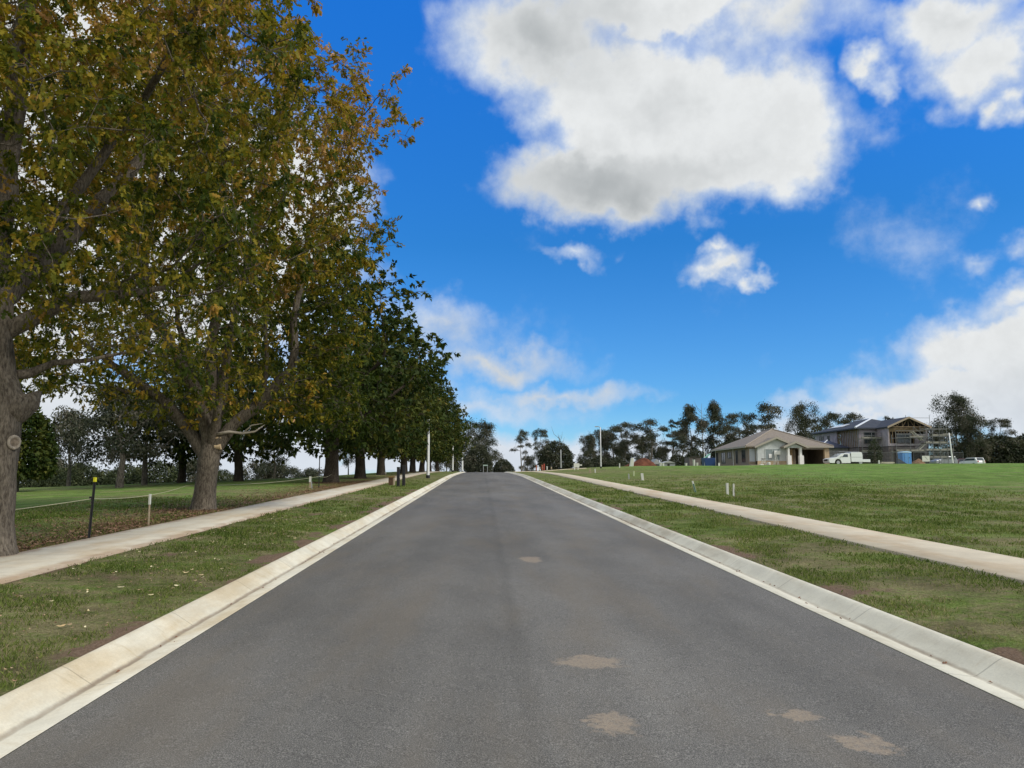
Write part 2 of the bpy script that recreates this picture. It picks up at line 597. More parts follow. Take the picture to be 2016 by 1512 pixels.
def ground_mat():
    m, t, b, co = base_mat('grass_and_soil', 1.0, 0.05)
    bare = t.node('ShaderNodeAttribute', attribute_name='bare').outputs['Fac']
    lush = t.node('ShaderNodeAttribute', attribute_name='lush').outputs['Fac']
    litter = t.node('ShaderNodeAttribute', attribute_name='litter').outputs['Fac']
    x, y, z = t.xyz(co)
    f1 = t.noise(co, 38, 5, 0.7)
    f2 = t.noise(co, 7, 5, 0.65)
    f3 = t.noise(t.v('MULTIPLY', co, (0.25, 0.7, 1)), 1.4, 5, 0.6)
    f4 = t.noise(t.v('MULTIPLY', co, (0.05, 0.12, 1)), 1.0, 6, 0.65)
    f5 = t.noise(t.v('MULTIPLY', co, (0.7, 0.9, 1)), 1.0, 8, 0.82)
    grass = t.ramp(f1, [(0.25, (0.030, 0.044, 0.011)), (0.5, (0.084, 0.118, 0.028)), (0.78, (0.165, 0.205, 0.060))])
    vivid = t.ramp(f1, [(0.25, (0.038, 0.072, 0.012)), (0.5, (0.086, 0.162, 0.030)), (0.78, (0.145, 0.240, 0.055))])
    dry = t.ramp(f1, [(0.25, (0.072, 0.060, 0.030)), (0.5, (0.142, 0.122, 0.066)), (0.78, (0.235, 0.205, 0.120))])
    g = t.mix(t.m('MULTIPLY', lush, t.step(f4, 0.35, 0.6, 0.5, 1.0)), grass, vivid)
    dm = t.m('ADD', t.m('MULTIPLY_ADD', f2, 0.5, -0.25), t.m('MULTIPLY_ADD', f3, 0.6, t.m('MULTIPLY', f4, 0.42)))
    dm = t.m('SUBTRACT', dm, t.m('MULTIPLY', lush, 0.06))
    g = t.mix(t.step(dm, 0.42, 0.62, 0.0, 0.88), g, dry)
    g = t.v('SCALE', g, scale=t.step(f5, 0.30, 0.70, 0.58, 1.45))
    soil = t.ramp(f1, [(0.25, (0.075, 0.050, 0.034)), (0.5, (0.140, 0.098, 0.068)), (0.78, (0.22, 0.165, 0.120))])
    bs = t.step(t.m('ADD', bare, t.m('MULTIPLY_ADD', f2, 0.5, -0.25)), 0.35, 0.60)
    g = t.mix(bs, g, soil)
    leafy = t.ramp(t.noise(co, 26, 3, 0.8), [(0.3, (0.036, 0.019, 0.010)), (0.5, (0.080, 0.044, 0.023)), (0.72, (0.17, 0.10, 0.055))])
    ls = t.step(t.m('ADD', litter, t.m('MULTIPLY_ADD', f2, 0.7, -0.35)), 0.30, 0.70, 0.0, 0.9)
    g = t.mix(ls, g, leafy)
    g = t.v('SCALE', g, scale=EXK['grass'])
    t.l.new(g, b.inputs['Base Color'])
    set_bump(t, b, t.m('ADD', f1, t.m('MULTIPLY', f2, 1.5)), 0.9, 0.05)
    return m


EXK = {'asphalt': 1.30, 'grass': 1.46}
SMEARS = [(0.85, 6.28, 0.30, 0.20), (0.80, 4.87, 0.17, 0.22), (1.98, 5.0, 0.16, 0.14), (2.17, 4.55, 0.17, 0.17), (0.78, 12.5, 0.20, 0.42)]

M_ASPH = asphalt_mat()
M_KERBL = concrete_mat('kerb_concrete', (0.64, 0.61, 0.50), (0.53, 0.45, 0.31), joint=2.0, silt=XL1 - 0.215)
M_KERBR = concrete_mat('kerb_concrete_grey', (0.70, 0.675, 0.56), (0.54, 0.49, 0.375), joint=2.0, silt=XR0 + 0.215)
M_PATHL = concrete_mat('path_concrete', (0.58, 0.54, 0.435), (0.51, 0.42, 0.29), joint=3.0, edge=[(PL1, -1), (PL0, 1)])
M_PATHR = concrete_mat('path_concrete_warm', (0.53, 0.47, 0.355), (0.48, 0.38, 0.255), joint=3.0)
M_GROUND = ground_mat()


# ------------------------------------------------------------------ ground sheet
def axis(parts):
    a = []
    for lo, hi, st in parts:
        n = max(1, int(round((hi - lo) / st)))
        a += list(np.linspace(lo, hi, n, endpoint=False))
    return a


def bareness(X, Y):
    u = XL0 - X
    w = X - XR1
    n = fbm(X * 1.5, Y * 0.9, 21, 5)
    n2 = fbm(X * 2.6, Y * 1.7, 31, 3)
    # soil shows along the kerbs, in worn patches and beside the paths
    b = np.clip(1 - u / 0.75, 0, 1) * (u > 0) * sstep(n, 0.36, 0.66)
    b = np.maximum(b, np.clip(1 - w / 0.62, 0, 1) * (w > 0) * sstep(n, 0.42, 0.70))
    b = np.maximum(b, 0.8 * np.clip(1 - np.abs(X - PL1) / 0.28, 0, 1) * sstep(n2, 0.3, 0.6) * (X > PL1))
    b = np.maximum(b, 0.55 * sstep(n, 0.60, 0.74) * (u > 0) * (u < 3))
    b = np.maximum(b, 0.45 * sstep(n, 0.66, 0.80) * (w > 0) * (w < 3))
    return b * sstep(Y, 60, 30) + 0.5 * b * (1 - sstep(Y, 60, 30))


def build_ground():
    E = 0.004
    xs = axis([(-2500, -400, 300), (-400, -100, 25), (-100, -40, 5), (-40, -14, 1.0), (-14, PL0, 0.14)]) + [PL0] + \
        axis([(PL0 + E, PL1 - E, 0.36)]) + [PL1] + axis([(PL1 + 0.06, XL0 - 0.02, 0.12)]) + [XL0 - 0.001, XL0 + 0.05, 0.5, XR1 - 0.05, XR1 + 0.001] + \
        axis([(XR1 + 0.06, PR0, 0.12)]) + [PR0] + axis([(PR0 + E, PR1 - E, 0.36)]) + [PR1] + \
        axis([(PR1 + 0.07, 18, 0.16), (18, 40, 0.8), (40, 100, 4), (100, 400, 25), (400, 2500, 300)]) + [2500]
    ys = axis([(-300, -20, 40), (-20, 3, 2), (3, 26, 0.13), (26, 60, 0.5), (60, 170, 1.5), (170, 400, 12), (400, 3000, 200)]) + [3000]
    xs = np.array(xs)
    ys = np.array(ys)
    X, Y = np.meshgrid(xs, ys)
    Z = T(X, Y)
    rough = 0.035 * (fbm(X * 3.1, Y * 3.1, 3, 3) - 0.5) + 0.03 * (fbm(X * 0.9, Y * 0.9, 4, 2) - 0.5)
    onpath = ((X >= PL0 - 0.01) & (X <= PL1 + 0.01)) | ((X >= PR0 - 0.01) & (X <= PR1 + 0.01))
    edge = np.minimum(np.minimum(np.abs(X - PL0), np.abs(X - PL1)), np.minimum(np.abs(X - PR0), np.abs(X - PR1)))
    edge = np.minimum(edge, np.minimum(np.abs(X - XL0), np.abs(X - XR1)))
    Z = Z + np.where(onpath, -0.04, rough * np.clip(edge / 0.3, 0.15, 1) - 0.008)
    road = (X > XL0) & (X < XR1)
    Z = np.where(road, zr(Y) - 0.25, Z)
    bare = bareness(X, Y)
    lush = np.where(X < PL0, 0.68 * sstep(-X, 8.6, 11.5), sstep(X, 13, 24) * sstep(Y, 18, 50))  # left lawn less vivid; shade under its trees put into the colour
    lush = np.clip(lush, 0, 1)
    litter = np.where(X < PL0, sstep(-X, 10.8, 7.4) * 0.68, np.where(X < XL0, 0.26 * sstep(-X, 3.4, 5.0), 0.0)) * sstep(Y, 130, 90)
    litter = litter * (0.55 + 0.9 * (fbm(X * 0.5, Y * 0.35, 41, 3) - 0.3))
    for tx, ty in [(-7.6, 12.0), (-7.95, 22.4), (-9.2, 47), (-9, 57)]:
        litter = np.maximum(litter, 1.0 * np.exp(-((X - tx) ** 2 + (Y - ty) ** 2) / 3.0) * (X < PL0))
    nx, ny = len(xs), len(ys)
    V = np.stack([X.ravel(), Y.ravel(), Z.ravel()], 1)
    i = np.arange(ny - 1)[:, None] * nx + np.arange(nx - 1)[None, :]
    F = np.stack([i, i + 1, i + 1 + nx, i + nx], -1).reshape(-1, 4)
    me = np_mesh('ground', V, F, M_GROUND, {'bare': ('POINT', bare.ravel()), 'lush': ('POINT', lush.ravel()), 'litter': ('POINT', litter.ravel())}, smooth=True)
    o = link('ground', me)
    o['kind'] = 'structure'


def strip(name, prof, m, y0=-30, y1=175, wob=0.0, bend=None):
    """a cross-section (x, dz above the road) swept up the hill"""
    ys = np.concatenate([np.arange(y0, 40, 1.0), np.arange(40, y1, 2.5)])
    n = len(prof)
    V = np.zeros((len(ys), n, 3))
    for k, (px, dz) in enumerate(prof):
        V[:, k, 0] = px
        V[:, k, 1] = ys
        V[:, k, 2] = zr(ys) + (dz if not callable(dz) else dz(ys))
    i = np.arange(len(ys) - 1)[:, None] * n + np.arange(n - 1)[None, :]
    F = np.stack([i, i + 1, i + 1 + n, i + n], -1).reshape(-1, 4)
    o = link(name, np_mesh(name, V.reshape(-1, 3), F, m, smooth=False))
    o['kind'] = 'structure'
    return o


def build_roads():
    cx = 0.5 * (XL1 + XR0)
    half = 0.5 * (XR0 - XL1)
    prof = [(XL1 + k * (XR0 - XL1) / 10, 0.045 * (1 - abs(k / 5 - 1) ** 1.6)) for k in range(11)]
    strip('road', prof, M_ASPH)
    # rollover kerbs with their gutter trays; the back face goes down into the soil
    kl = [(XL1, 0.004), (XL1 - 0.005, 0.008), (XL1 - 0.20, -0.018), (XL1 - 0.22, -0.014), (XL1 - 0.25, 0.004), (XL1 - 0.31, 0.042), (XL1 - 0.37, 0.082), (XL1 - 0.41, 0.106), (XL0 + 0.012, 0.120), (XL0, 0.118), (XL0, -0.2)]
    strip('kerb_left', kl[::-1], M_KERBL)
    kr = [(XR0, 0.004), (XR0 + 0.005, 0.008), (XR0 + 0.20, -0.018), (XR0 + 0.22, -0.014), (XR0 + 0.25, 0.004), (XR0 + 0.31, 0.042), (XR0 + 0.37, 0.082), (XR0 + 0.41, 0.106), (XR1 - 0.012, 0.120), (XR1, 0.118), (XR1, -0.2)]
    strip('kerb_right', kr, M_KERBR)

    def slab(x0, x1):
        def h(x, d):
            return lambda ys: T(np.full_like(ys, x), ys) - zr(ys) + d
        return [(x0, h(x0, -0.15)), (x0, h(x0, 0.006)), (x0 + 0.012, h(x0, 0.018)), (x1 - 0.012, h(x1, 0.018)), (x1, h(x1, 0.006)), (x1, h(x1, -0.15))]
    strip('path_left', slab(PL0, PL1), M_PATHL, y1=112)
    strip('path_right', slab(PR0, PR1), M_PATHR, y1=106)


build_ground()
build_roads()


# ------------------------------------------------------------------ grass blades and small leaves
def blades():
    rng = np.random.default_rng(5)
    zones = [(PL1 + 0.02, XL0 - 0.02, 3.5, 32), (XR1 + 0.02, PR0 - 0.02, 3.5, 32), (-13.5, PL0 - 0.02, 6, 30), (PR1 + 0.02, 24, 8, 62), (PL1 + 0.02, XL0 - 0.02, 32, 62), (XR1 + 0.02, PR0 - 0.02, 32, 62)]
    P = []
    for x0, x1, y0, y1 in zones:
        area = (x1 - x0) * (y1 - y0)
        n = int(area * 2600)
        x = rng.uniform(x0, x1, n)
        # more blades close to the viewer
        y = y0 + (y1 - y0) * rng.random(n) ** 1.0
        d = np.hypot(x, y)
        keep = rng.random(n) < np.clip((6.5 / d) ** 1.7, 0.0, 1) * np.clip((60 - y) / 25, 0, 1) * np.where(x > PR1, np.clip((24 - x) / 8, 0, 1), 1)
        x, y = x[keep], y[keep]
        edge = np.minimum(x - x0, x1 - x) < 0.05
        b = bareness(x, y) + 0.5 * (fbm(x * 7, y * 7, 9, 2) - 0.5)
        lit = np.where((x < PL0) & (x > -10), 0.55, 0.0)
        keep = rng.random(len(x)) > np.clip((b - 0.22) * 3.5, 0, 0.985) 
        keep &= rng.random(len(x)) > lit
        clump = fbm(x * 1.6, y * 1.1, 77, 3)
        keep &= rng.random(len(x)) < np.clip((clump - 0.36) * 6, 0.12, 1)
        P.append(np.stack([x[keep], y[keep], clump[keep]], 1))
    P = np.concatenate(P)
    n = len(P)
    x, y, cl = P.T
    z = T(x, y) - 0.012
    d = np.hypot(x, y)
    h = rng.uniform(0.018, 0.05, n) * (0.65 + 0.9 * np.clip(cl - 0.3, 0, 0.5)) * (1 + np.clip((d - 8) / 22, 0, 1.0))
    wd = rng.uniform(0.0022, 0.0042, n) * np.clip(d / 7.0, 1, 4)
    a = rng.uniform(0, 2 * np.pi, n)
    ln = rng.uniform(0.1, 0.95, n) * h
    la = rng.uniform(0, 2 * np.pi, n)
    bx, by = np.cos(a) * wd, np.sin(a) * wd
    tx, ty = np.cos(la) * ln, np.sin(la) * ln
    V = np.zeros((n, 4, 3))
    V[:, 0] = np.stack([x - bx, y - by, z], 1)
    V[:, 1] = np.stack([x + bx, y + by, z], 1)
    V[:, 2] = np.stack([x + bx * 0.6 + tx * 0.45, y + by * 0.6 + ty * 0.45, z + h * 0.72], 1)
    V[:, 3] = np.stack([x + tx, y + ty, z + h], 1)
    F = np.arange(n * 4).reshape(n, 4)
    tone = np.clip(0.40 + 0.9 * (fbm(x * 0.8, y * 0.45, 61, 3) - 0.5) + rng.normal(0, 0.20, n), 0, 1)
    m, t, b, co = base_mat('grass_blades', 0.85, 0.12)
    outn = [q for q in m.node_tree.nodes if q.type == 'OUTPUT_MATERIAL'][0]
    at = t.node('ShaderNodeAttribute', attribute_name='tone').outputs['Fac']
    c = t.ramp(at, [(0.0, (0.066, 0.104, 0.017)), (0.35, (0.150, 0.205, 0.040)), (0.60, (0.225, 0.262, 0.070)), (0.80, (0.31, 0.27, 0.130)), (1.0, (0.41, 0.335, 0.20))])
    t.l.new(c, b.inputs['Base Color'])
    tr = t.node('ShaderNodeBsdfTranslucent')
    t.put(tr.inputs[0], c)
    mx = t.node('ShaderNodeMixShader')
    mx.inputs[0].default_value = 0.45
    t.l.new(b.outputs[0], mx.inputs[1])
    t.l.new(tr.outputs[0], mx.inputs[2])
    t.l.new(mx.outputs[0], outn.inputs[0])
    o = link('grass', np_mesh('grass', V.reshape(-1, 3), F, m, {'tone': ('FACE', tone)}))
    o['label'] = 'short mown patchy grass growing on both verges and beside the footpaths'
    o['category'] = 'grass'
    o['kind'] = 'stuff'


def flat_leaves(name, label, pts, size, colors, seed):
    """small curled leaves lying on the land"""
    rng = np.random.default_rng(seed)
    n = len(pts)
    x, y = pts.T
    z = T(x, y) + 0.022
    s = rng.uniform(*size, n)
    a = rng.uniform(0, 2 * np.pi, n)
    out = np.array([(-1, 0), (-0.45, 0.42), (0.15, 0.30), (0.55, 0.40), (1, 0), (0.5, -0.38), (0.1, -0.28), (-0.5, -0.40)])
    px = out[:, 0][None] * s[:, None]
    py = out[:, 1][None] * s[:, None]
    V = np.zeros((n, 8, 3))
    V[..., 0] = x[:, None] + px * np.cos(a)[:, None] - py * np.sin(a)[:, None]
    V[..., 1] = y[:, None] + px * np.sin(a)[:, None] + py * np.cos(a)[:, None]
    curl = rng.uniform(0.05, 0.55, n)
    tilt = rng.uniform(-0.35, 0.35, n)
    V[..., 2] = z[:, None] + np.abs(out[:, 0])[None] ** 2 * (s * curl)[:, None] + out[:, 1][None] * (s * tilt)[:, None]
    F = np.stack([np.array([[0, 1, 2, 7], [7, 2, 3, 6], [6, 3, 4, 5]]) + 8 * k for k in range(n)]).reshape(-1, 4)
    m, t, b, co = base_mat(name, 0.7, 0.25)
    at = t.node('ShaderNodeAttribute', attribute_name='tone').outputs['Fac']
    t.l.new(t.ramp(at, [(i / (len(colors) - 1), c) for i, c in enumerate(colors)]), b.inputs['Base Color'])
    o = link(name, np_mesh(name, V.reshape(-1, 3), F, m, {'tone': ('FACE', np.repeat(rng.random(n), 3))}))
    o['label'] = label
    o['category'] = 'leaves'
    o['kind'] = 'stuff'


def litter():
    rng = np.random.default_rng(12)
    a = np.stack([rng.uniform(PL1 + 0.1, XL0 - 0.3, 190), 5 + 17 * rng.random(190) ** 0.9], 1)
    flat_leaves('pale_fallen_leaves', 'pale yellow leaves scattered over the grass of the left verge', a, (0.022, 0.042), [(0.62, 0.52, 0.28), (0.75, 0.68, 0.44), (0.50, 0.36, 0.18)], 1)
    pts = []
    for tx, ty, s, k in [(-8.2, 12.0, 1.5, 1600), (-8.5, 22.4, 1.8, 1600)]:
        pts.append(np.stack([rng.normal(tx, s, k), rng.normal(ty, s * 2.2, k)], 1))
    pts.append(np.stack([-PL0 * -1 - rng.exponential(1.2, 6000), rng.uniform(6, 50, 6000)], 1))
    p = np.concatenate(pts)
    p = p[(p[:, 0] < PL0 - 0.03) & (p[:, 0] > -13)]
    flat_leaves('brown_leaf_litter', 'brown oak leaf litter lying beneath the row of oaks', p, (0.025, 0.055), [(0.10, 0.055, 0.03), (0.20, 0.11, 0.06), (0.33, 0.21, 0.13), (0.14, 0.07, 0.04)], 2)
    q = np.stack([rng.uniform(PL1 + 0.05, XL0 - 0.05, 1500), rng.uniform(5, 30, 1500)], 1)
    flat_leaves('dry_leaf_bits', 'small dry brown leaf bits caught in the left verge grass', q, (0.012, 0.026), [(0.16, 0.09, 0.05), (0.30, 0.19, 0.11), (0.42, 0.31, 0.19)], 3)
    # scraps in the gutters and on the right kerb
    g = []
    for k in range(46):
        g.append((XR0 + 0.205 + rng.normal(0, 0.03), 4.8 + 16 * rng.random()))
    for k in range(16):
        g.append((XL1 - 0.20 + rng.normal(0, 0.03), 4.8 + 12 * rng.random()))
    g = np.array(g)
    rng2 = np.random.default_rng(3)
    n = len(g)
    mb = MB()
    for (gx, gy) in g:
        zz = float(zr(gy)) - 0.012
        s = rng2.uniform(0.010, 0.024)
        an = rng2.uniform(0, math.pi)
        c, sn = math.cos(an), math.sin(an)
        pt = [(-1, 0, 0), (-0.2, 0.45, 0.25), (1, 0.05, 0.5), (0.2, -0.4, 0.2), (0, 0, 0.75)]
        mb.add([(gx + s * (p[0] * c - p[1] * sn), gy + s * (p[0] * sn + p[1] * c), zz + s * p[2]) for p in pt], [(0, 1, 4), (1, 2, 4), (2, 3, 4), (3, 0, 4), (3, 2, 1, 0)])
    o = mb.build('gutter_leaf_scraps', mat('dead_leaf', (0.17, 0.085, 0.05), 0.8))
    o['label'] = 'dark brown dead leaf scraps lying in both kerb gutters'
    o['category'] = 'leaves'
    o['kind'] = 'stuff'


blades()
litter()


# ------------------------------------------------------------------ trees
def bark_mat(name, dark, light, scale=1.0):
    m, t, b, co = base_mat(name, 0.95, 0.1)
    st = t.v('MULTIPLY', co, (14 * scale, 14 * scale, 4.2 * scale))
    n = t.noise(st, 2.0, 7, 0.70, 0.3)
    p = t.noise(co, 2.4, 4, 0.6)
    c = t.mix(t.step(n, 0.30, 0.66), dark, light)
    c = t.v('SCALE', c, scale=t.step(p, 0.3, 0.7, 0.75, 1.15))
    t.l.new(c, b.inputs['Base Color'])
    set_bump(t, b, n, 1.0, 0.05 / scale)
    return m


def leaf_mat(name, stops, trans=0.35):
    m = bpy.data.materials.new(name)
    m.use_nodes = True
    t = NT(m.node_tree)
    m.node_tree.nodes.clear()
    out = t.node('ShaderNodeOutputMaterial')
    at = t.node('ShaderNodeAttribute', attribute_name='tint').outputs['Fac']
    c = t.ramp(at, stops)
    b = t.node('ShaderNodeBsdfPrincipled')
    t.put(b.inputs['Base Color'], c)
    b.inputs['Roughness'].default_value = 0.6
    b.inputs['Specular IOR Level'].default_value = 0.12
    tr = t.node('ShaderNodeBsdfTranslucent')
    t.put(tr.inputs[0], t.v('MULTIPLY', c, (1.15, 1.15, 0.6)))
    mx = t.node('ShaderNodeMixShader')
    mx.inputs[0].default_value = trans
    t.l.new(b.outputs[0], mx.inputs[1])
    t.l.new(tr.outputs[0], mx.inputs[2])
    t.l.new(mx.outputs[0], out.inputs[0])
    return m


OAK_STOPS = [(0.0, (0.042, 0.064, 0.010)), (0.22, (0.110, 0.125, 0.015)), (0.46, (0.245, 0.205, 0.023)), (0.66, (0.34, 0.210, 0.028)), (0.84, (0.42, 0.245, 0.085)), (1.0, (0.62, 0.39, 0.21))]
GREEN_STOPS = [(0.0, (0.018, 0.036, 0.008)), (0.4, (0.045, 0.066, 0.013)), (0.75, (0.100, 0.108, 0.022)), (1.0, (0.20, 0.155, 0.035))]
GUM_STOPS = [(0.0, (0.034, 0.044, 0.028)), (0.5, (0.072, 0.080, 0.052)), (1.0, (0.150, 0.132, 0.105))]
M_BARK = bark_mat('oak_bark', (0.060, 0.048, 0.037), (0.215, 0.185, 0.145))
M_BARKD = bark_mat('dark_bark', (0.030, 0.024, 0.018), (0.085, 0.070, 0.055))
M_GBARK = bark_mat('gum_bark', (0.06, 0.05, 0.042), (0.26, 0.235, 0.20), 0.4)
M_OAK = leaf_mat('oak_leaf', OAK_STOPS, 0.42)
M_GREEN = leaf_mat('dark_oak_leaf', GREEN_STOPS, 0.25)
M_GUM = leaf_mat('gum_leaf', GUM_STOPS, 0.15)


def skeleton(limbs, attr, D, kill, iters, rng, lift=0.06, reach=3.0):
    """limbs: [(start node or None, [(x,y,z,r),...])]; space colonisation from there towards the attractors"""
    P, par, rmin = [], [], []
    index = {}
    for li, (start, pts) in enumerate(limbs):
        prev = -1 if start is None else index[start]
        for k, (x, y, z, r) in enumerate(pts):
            p = np.array((x, y, z), float)
            if prev >= 0:
                q = P[prev]
                L = np.linalg.norm(p - q)
                ns = max(1, int(L / D))
                r0 = rmin[prev] if rmin[prev] > 0 else r
                if k == 0 and start is not None:
                    r0 = r
                for s in range(1, ns + 1):
                    f = s / ns
                    P.append(q + (p - q) * f + (rng.normal(0, 0.02, 3) if 0 < f < 1 else 0))
                    par.append(prev)
                    rmin.append(r0 + (r - r0) * f)
                    prev = len(P) - 1
            else:
                P.append(p)
                par.append(-1)
                rmin.append(r)
                prev = len(P) - 1
            index[(li, k)] = prev
    A = attr
    N0 = np.array(P)
    d2 = ((A[:, None, :] - N0[None]) ** 2).sum(-1)
    near = d2.argmin(1)
    dist = np.sqrt(d2.min(1))
    alive = np.ones(len(A), bool)
    kids = {}
    for it in range(iters):
        act = alive & (dist < reach + it * 0.15)
        if not act.any():
            act = alive
            if not act.any():
                break
        idx = near[act]
        Pn = np.array(P)
        v = A[act] - Pn[idx]
        v /= np.linalg.norm(v, axis=1)[:, None] + 1e-9
        acc = np.zeros((len(P), 3))
        np.add.at(acc, idx, v)
        new = []
        for i in np.unique(idx):
            g = acc[i]
            L = np.linalg.norm(g)
            if L < 1e-3:
                g = rng.normal(0, 1, 3)
                L = np.linalg.norm(g)
            g = g / L + rng.normal(0, 0.14, 3) + np.array((0, 0, lift))
            g /= np.linalg.norm(g)
            if kids.get(i, 0) >= 3:
                continue
            kids[i] = kids.get(i, 0) + 1
            new.append((P[i] + g * D, i))
        if not new:
            break
        b = len(P)
        for p, i in new:
            P.append(p)
            par.append(i)
            rmin.append(0)
        Nn = np.array([p for p, _ in new])
        al = np.where(alive)[0]
        dd = ((A[al][:, None] - Nn[None]) ** 2).sum(-1)
        j = dd.argmin(1)
        dm = np.sqrt(dd[np.arange(len(al)), j])
        better = dm < dist[al]
        near[al[better]] = b + j[better]
        dist[al[better]] = dm[better]
        alive &= dist > kill
    P = np.array(P)
    par = np.array(par)
    return P, par, np.array(rmin)


def radii(P, par, rmin, tip, e=2.3):
    n = len(P)
    acc = np.zeros(n)
    for i in range(n - 1, -1, -1):
        if acc[i] == 0:
            acc[i] = tip ** e
        if par[i] >= 0:
            acc[par[i]] += acc[i]
    # children always come after their parents, so one backward pass is enough
    r = acc ** (1 / e)
    return np.where(rmin > 0, rmin, r)


def wood_mesh(name, P, par, r, m, rcut=0.0, sides=(9, 6, 4, 3)):
    n = len(P)
    ch = [[] for _ in range(n)]
    for i, p in enumerate(par):
        if p >= 0:
            ch[p].append(i)
    V, F = [], []
    starts = [(None, 0)]
    while starts:
        pre, i = starts.pop()
        chain = ([pre] if pre is not None else []) + [i]
        while ch[i]:
            k = sorted(ch[i], key=lambda c: -r[c])
            starts += [(i, c) for c in k[1:] if r[c] >= rcut]
            i = k[0]
            if r[i] < rcut:
                break
            chain.append(i)
        if len(chain) < 2:
            continue
        rr = [r[c] for c in chain]
        if pre is not None:
            rr[0] = rr[1]
        R0 = max(rr)
        ns = sides[0] if R0 > 0.12 else sides[1] if R0 > 0.04 else sides[2] if R0 > 0.018 else sides[3]
        pts = P[chain]
        up = None
        base = len(V)
        for q in range(len(chain)):
            d = pts[min(q + 1, len(chain) - 1)] - pts[max(q - 1, 0)]
            d = d / (np.linalg.norm(d) + 1e-9)
            if up is None:
                up = np.array((1.0, 0, 0)) if abs(d[0]) < 0.8 else np.array((0, 1.0, 0))
            up = up - d * up.dot(d)
            up /= np.linalg.norm(up) + 1e-9
            s = np.cross(d, up)
            for k in range(ns):
                an = 2 * math.pi * k / ns
                V.append(pts[q] + (up * math.cos(an) + s * math.sin(an)) * rr[q])
        for q in range(len(chain) - 1):
            for k in range(ns):
                F.append((base + q * ns + k, base + q * ns + (k + 1) % ns, base + (q + 1) * ns + (k + 1) % ns, base + (q + 1) * ns + k))
    return np_mesh(name, np.array(V), np.array(F), m, smooth=True)


OAKLEAF = np.array([(0, 0.0), (0.07, 0.05), (0.22, 0.20), (0.33, 0.08), (0.50, 0.30), (0.62, 0.11), (0.80, 0.22), (1.0, 0.0),
                    (0.80, -0.22), (0.62, -0.11), (0.50, -0.30), (0.33, -0.08), (0.22, -0.20), (0.07, -0.05)])
OAKF = [(1, 2, 3, 13), (13, 3, 11, 12), (3, 4, 5, 11), (11, 5, 9, 10), (5, 6, 7, 9), (9, 7, 8, 8)]
DIAF = None


def leaf_cloud(name, C, N, size, m, tint, rng, kind='oak', droop=0.5, spread=0.9):
    """leaves of the given size at centres C, roughly facing the directions N"""
    n = len(C)
    s = size * rng.uniform(0.65, 1.25, n)
    ax = N + rng.normal(0, spread, (n, 3))
    ax[:, 2] -= droop
    ax /= np.linalg.norm(ax, axis=1)[:, None] + 1e-9
    up = rng.normal(0, 0.7, (n, 3)) + np.array((0, 0, 0.8))
    sd = np.cross(ax, up)
    sd /= np.linalg.norm(sd, axis=1)[:, None] + 1e-9
    nn = np.cross(sd, ax)
    if kind == 'oak':
        L = OAKLEAF
        tri = [(0, 1, 13), (1, 2, 3), (1, 3, 13), (13, 3, 11), (13, 11, 12), (3, 4, 5), (3, 5, 11), (11, 5, 9), (11, 9, 10), (5, 6, 7), (5, 7, 9), (9, 7, 8)]
        F0 = np.array(tri)
    elif kind == 'simple':
        L = np.array([(0, 0), (0.35, 0.30), (1.0, 0.0), (0.35, -0.30)])
        F0 = np.array([(0, 1, 2, 3)])
    else:
        L = np.array([(0, -0.1), (0.1, 0.42), (0.9, 0.36), (1.0, -0.14), (0.5, -0.45)])
        F0 = np.array([(0, 4, 3, 2, 1)])
    k = len(L)
    fold = 0.35 * np.abs(L[:, 1]) - 0.25 * L[:, 0] ** 2
    V = C[:, None, :] + ax[:, None, :] * (L[:, 0][None, :, None] * s[:, None, None]) + sd[:, None, :] * (L[:, 1][None, :, None] * s[:, None, None]) \
        + nn[:, None, :] * (fold[None, :, None] * s[:, None, None])
    F = (F0[None] + (np.arange(n) * k)[:, None, None]).reshape(-1, F0.shape[1])
    return np_mesh(name, V.reshape(-1, 3), F, m, {'tint': ('FACE', np.repeat(tint, len(F0)))})


def inside_profile(prof, rng, n, cx=0.0, cy=0.0, lump=0.18, seed=0, shell=0.55):
    """points in a solid of revolution given by (z, radius) with a lumpy skin"""
    zs = np.array([p[0] for p in prof])
    rs = np.array([p[1] for p in prof])
    out = []
    while len(out) < n:
        z = rng.uniform(zs[0], zs[-1], 4 * n)
        R_ = np.interp(z, zs, rs)
        keep = rng.random(4 * n) < (R_ / rs.max()) ** 1.5
        z, R_ = z[keep], R_[keep]
        a = rng.uniform(0, 2 * np.pi, len(z))
        R_ = R_ * (1 - lump + 2 * lump * fbm(a * 1.9 + 5 + seed, z * 0.55, 90 + seed, 2))
        f = rng.random(len(z)) ** shell
        out += list(np.stack([cx + R_ * f * np.cos(a), cy + R_ * f * np.sin(a), z], 1))
    return np.array(out[:n])


def foliage(P, par, r, rng, rmax, per, leaves, twig, crowd=1.0):
    """leaf positions and directions round the thin nodes; returns C, N and twig ends"""
    thin = np.where((r < rmax) & (par >= 0))[0]
    C, N, TW = [], [], []
    for i in thin:
        base = P[i]
        d = P[i] - P[par[i]]
        for k in range(per):
            v = d / (np.linalg.norm(d) + 1e-9) * 0.6 + rng.normal(0, 0.75, 3)
            v /= np.linalg.norm(v) + 1e-9
            L = twig * rng.uniform(0.5, 1.3)
            TW.append((base, base + v * L))
            nl = rng.poisson(leaves) + 1
            tpos = 0.45 + 0.6 * rng.random(nl) ** 0.7
            q = base[None] + v[None] * (L * tpos)[:, None] + rng.normal(0, 0.035, (nl, 3))
            C.append(q)
            N.append(np.repeat(v[None], nl, 0))
    return np.concatenate(C), np.concatenate(N), TW


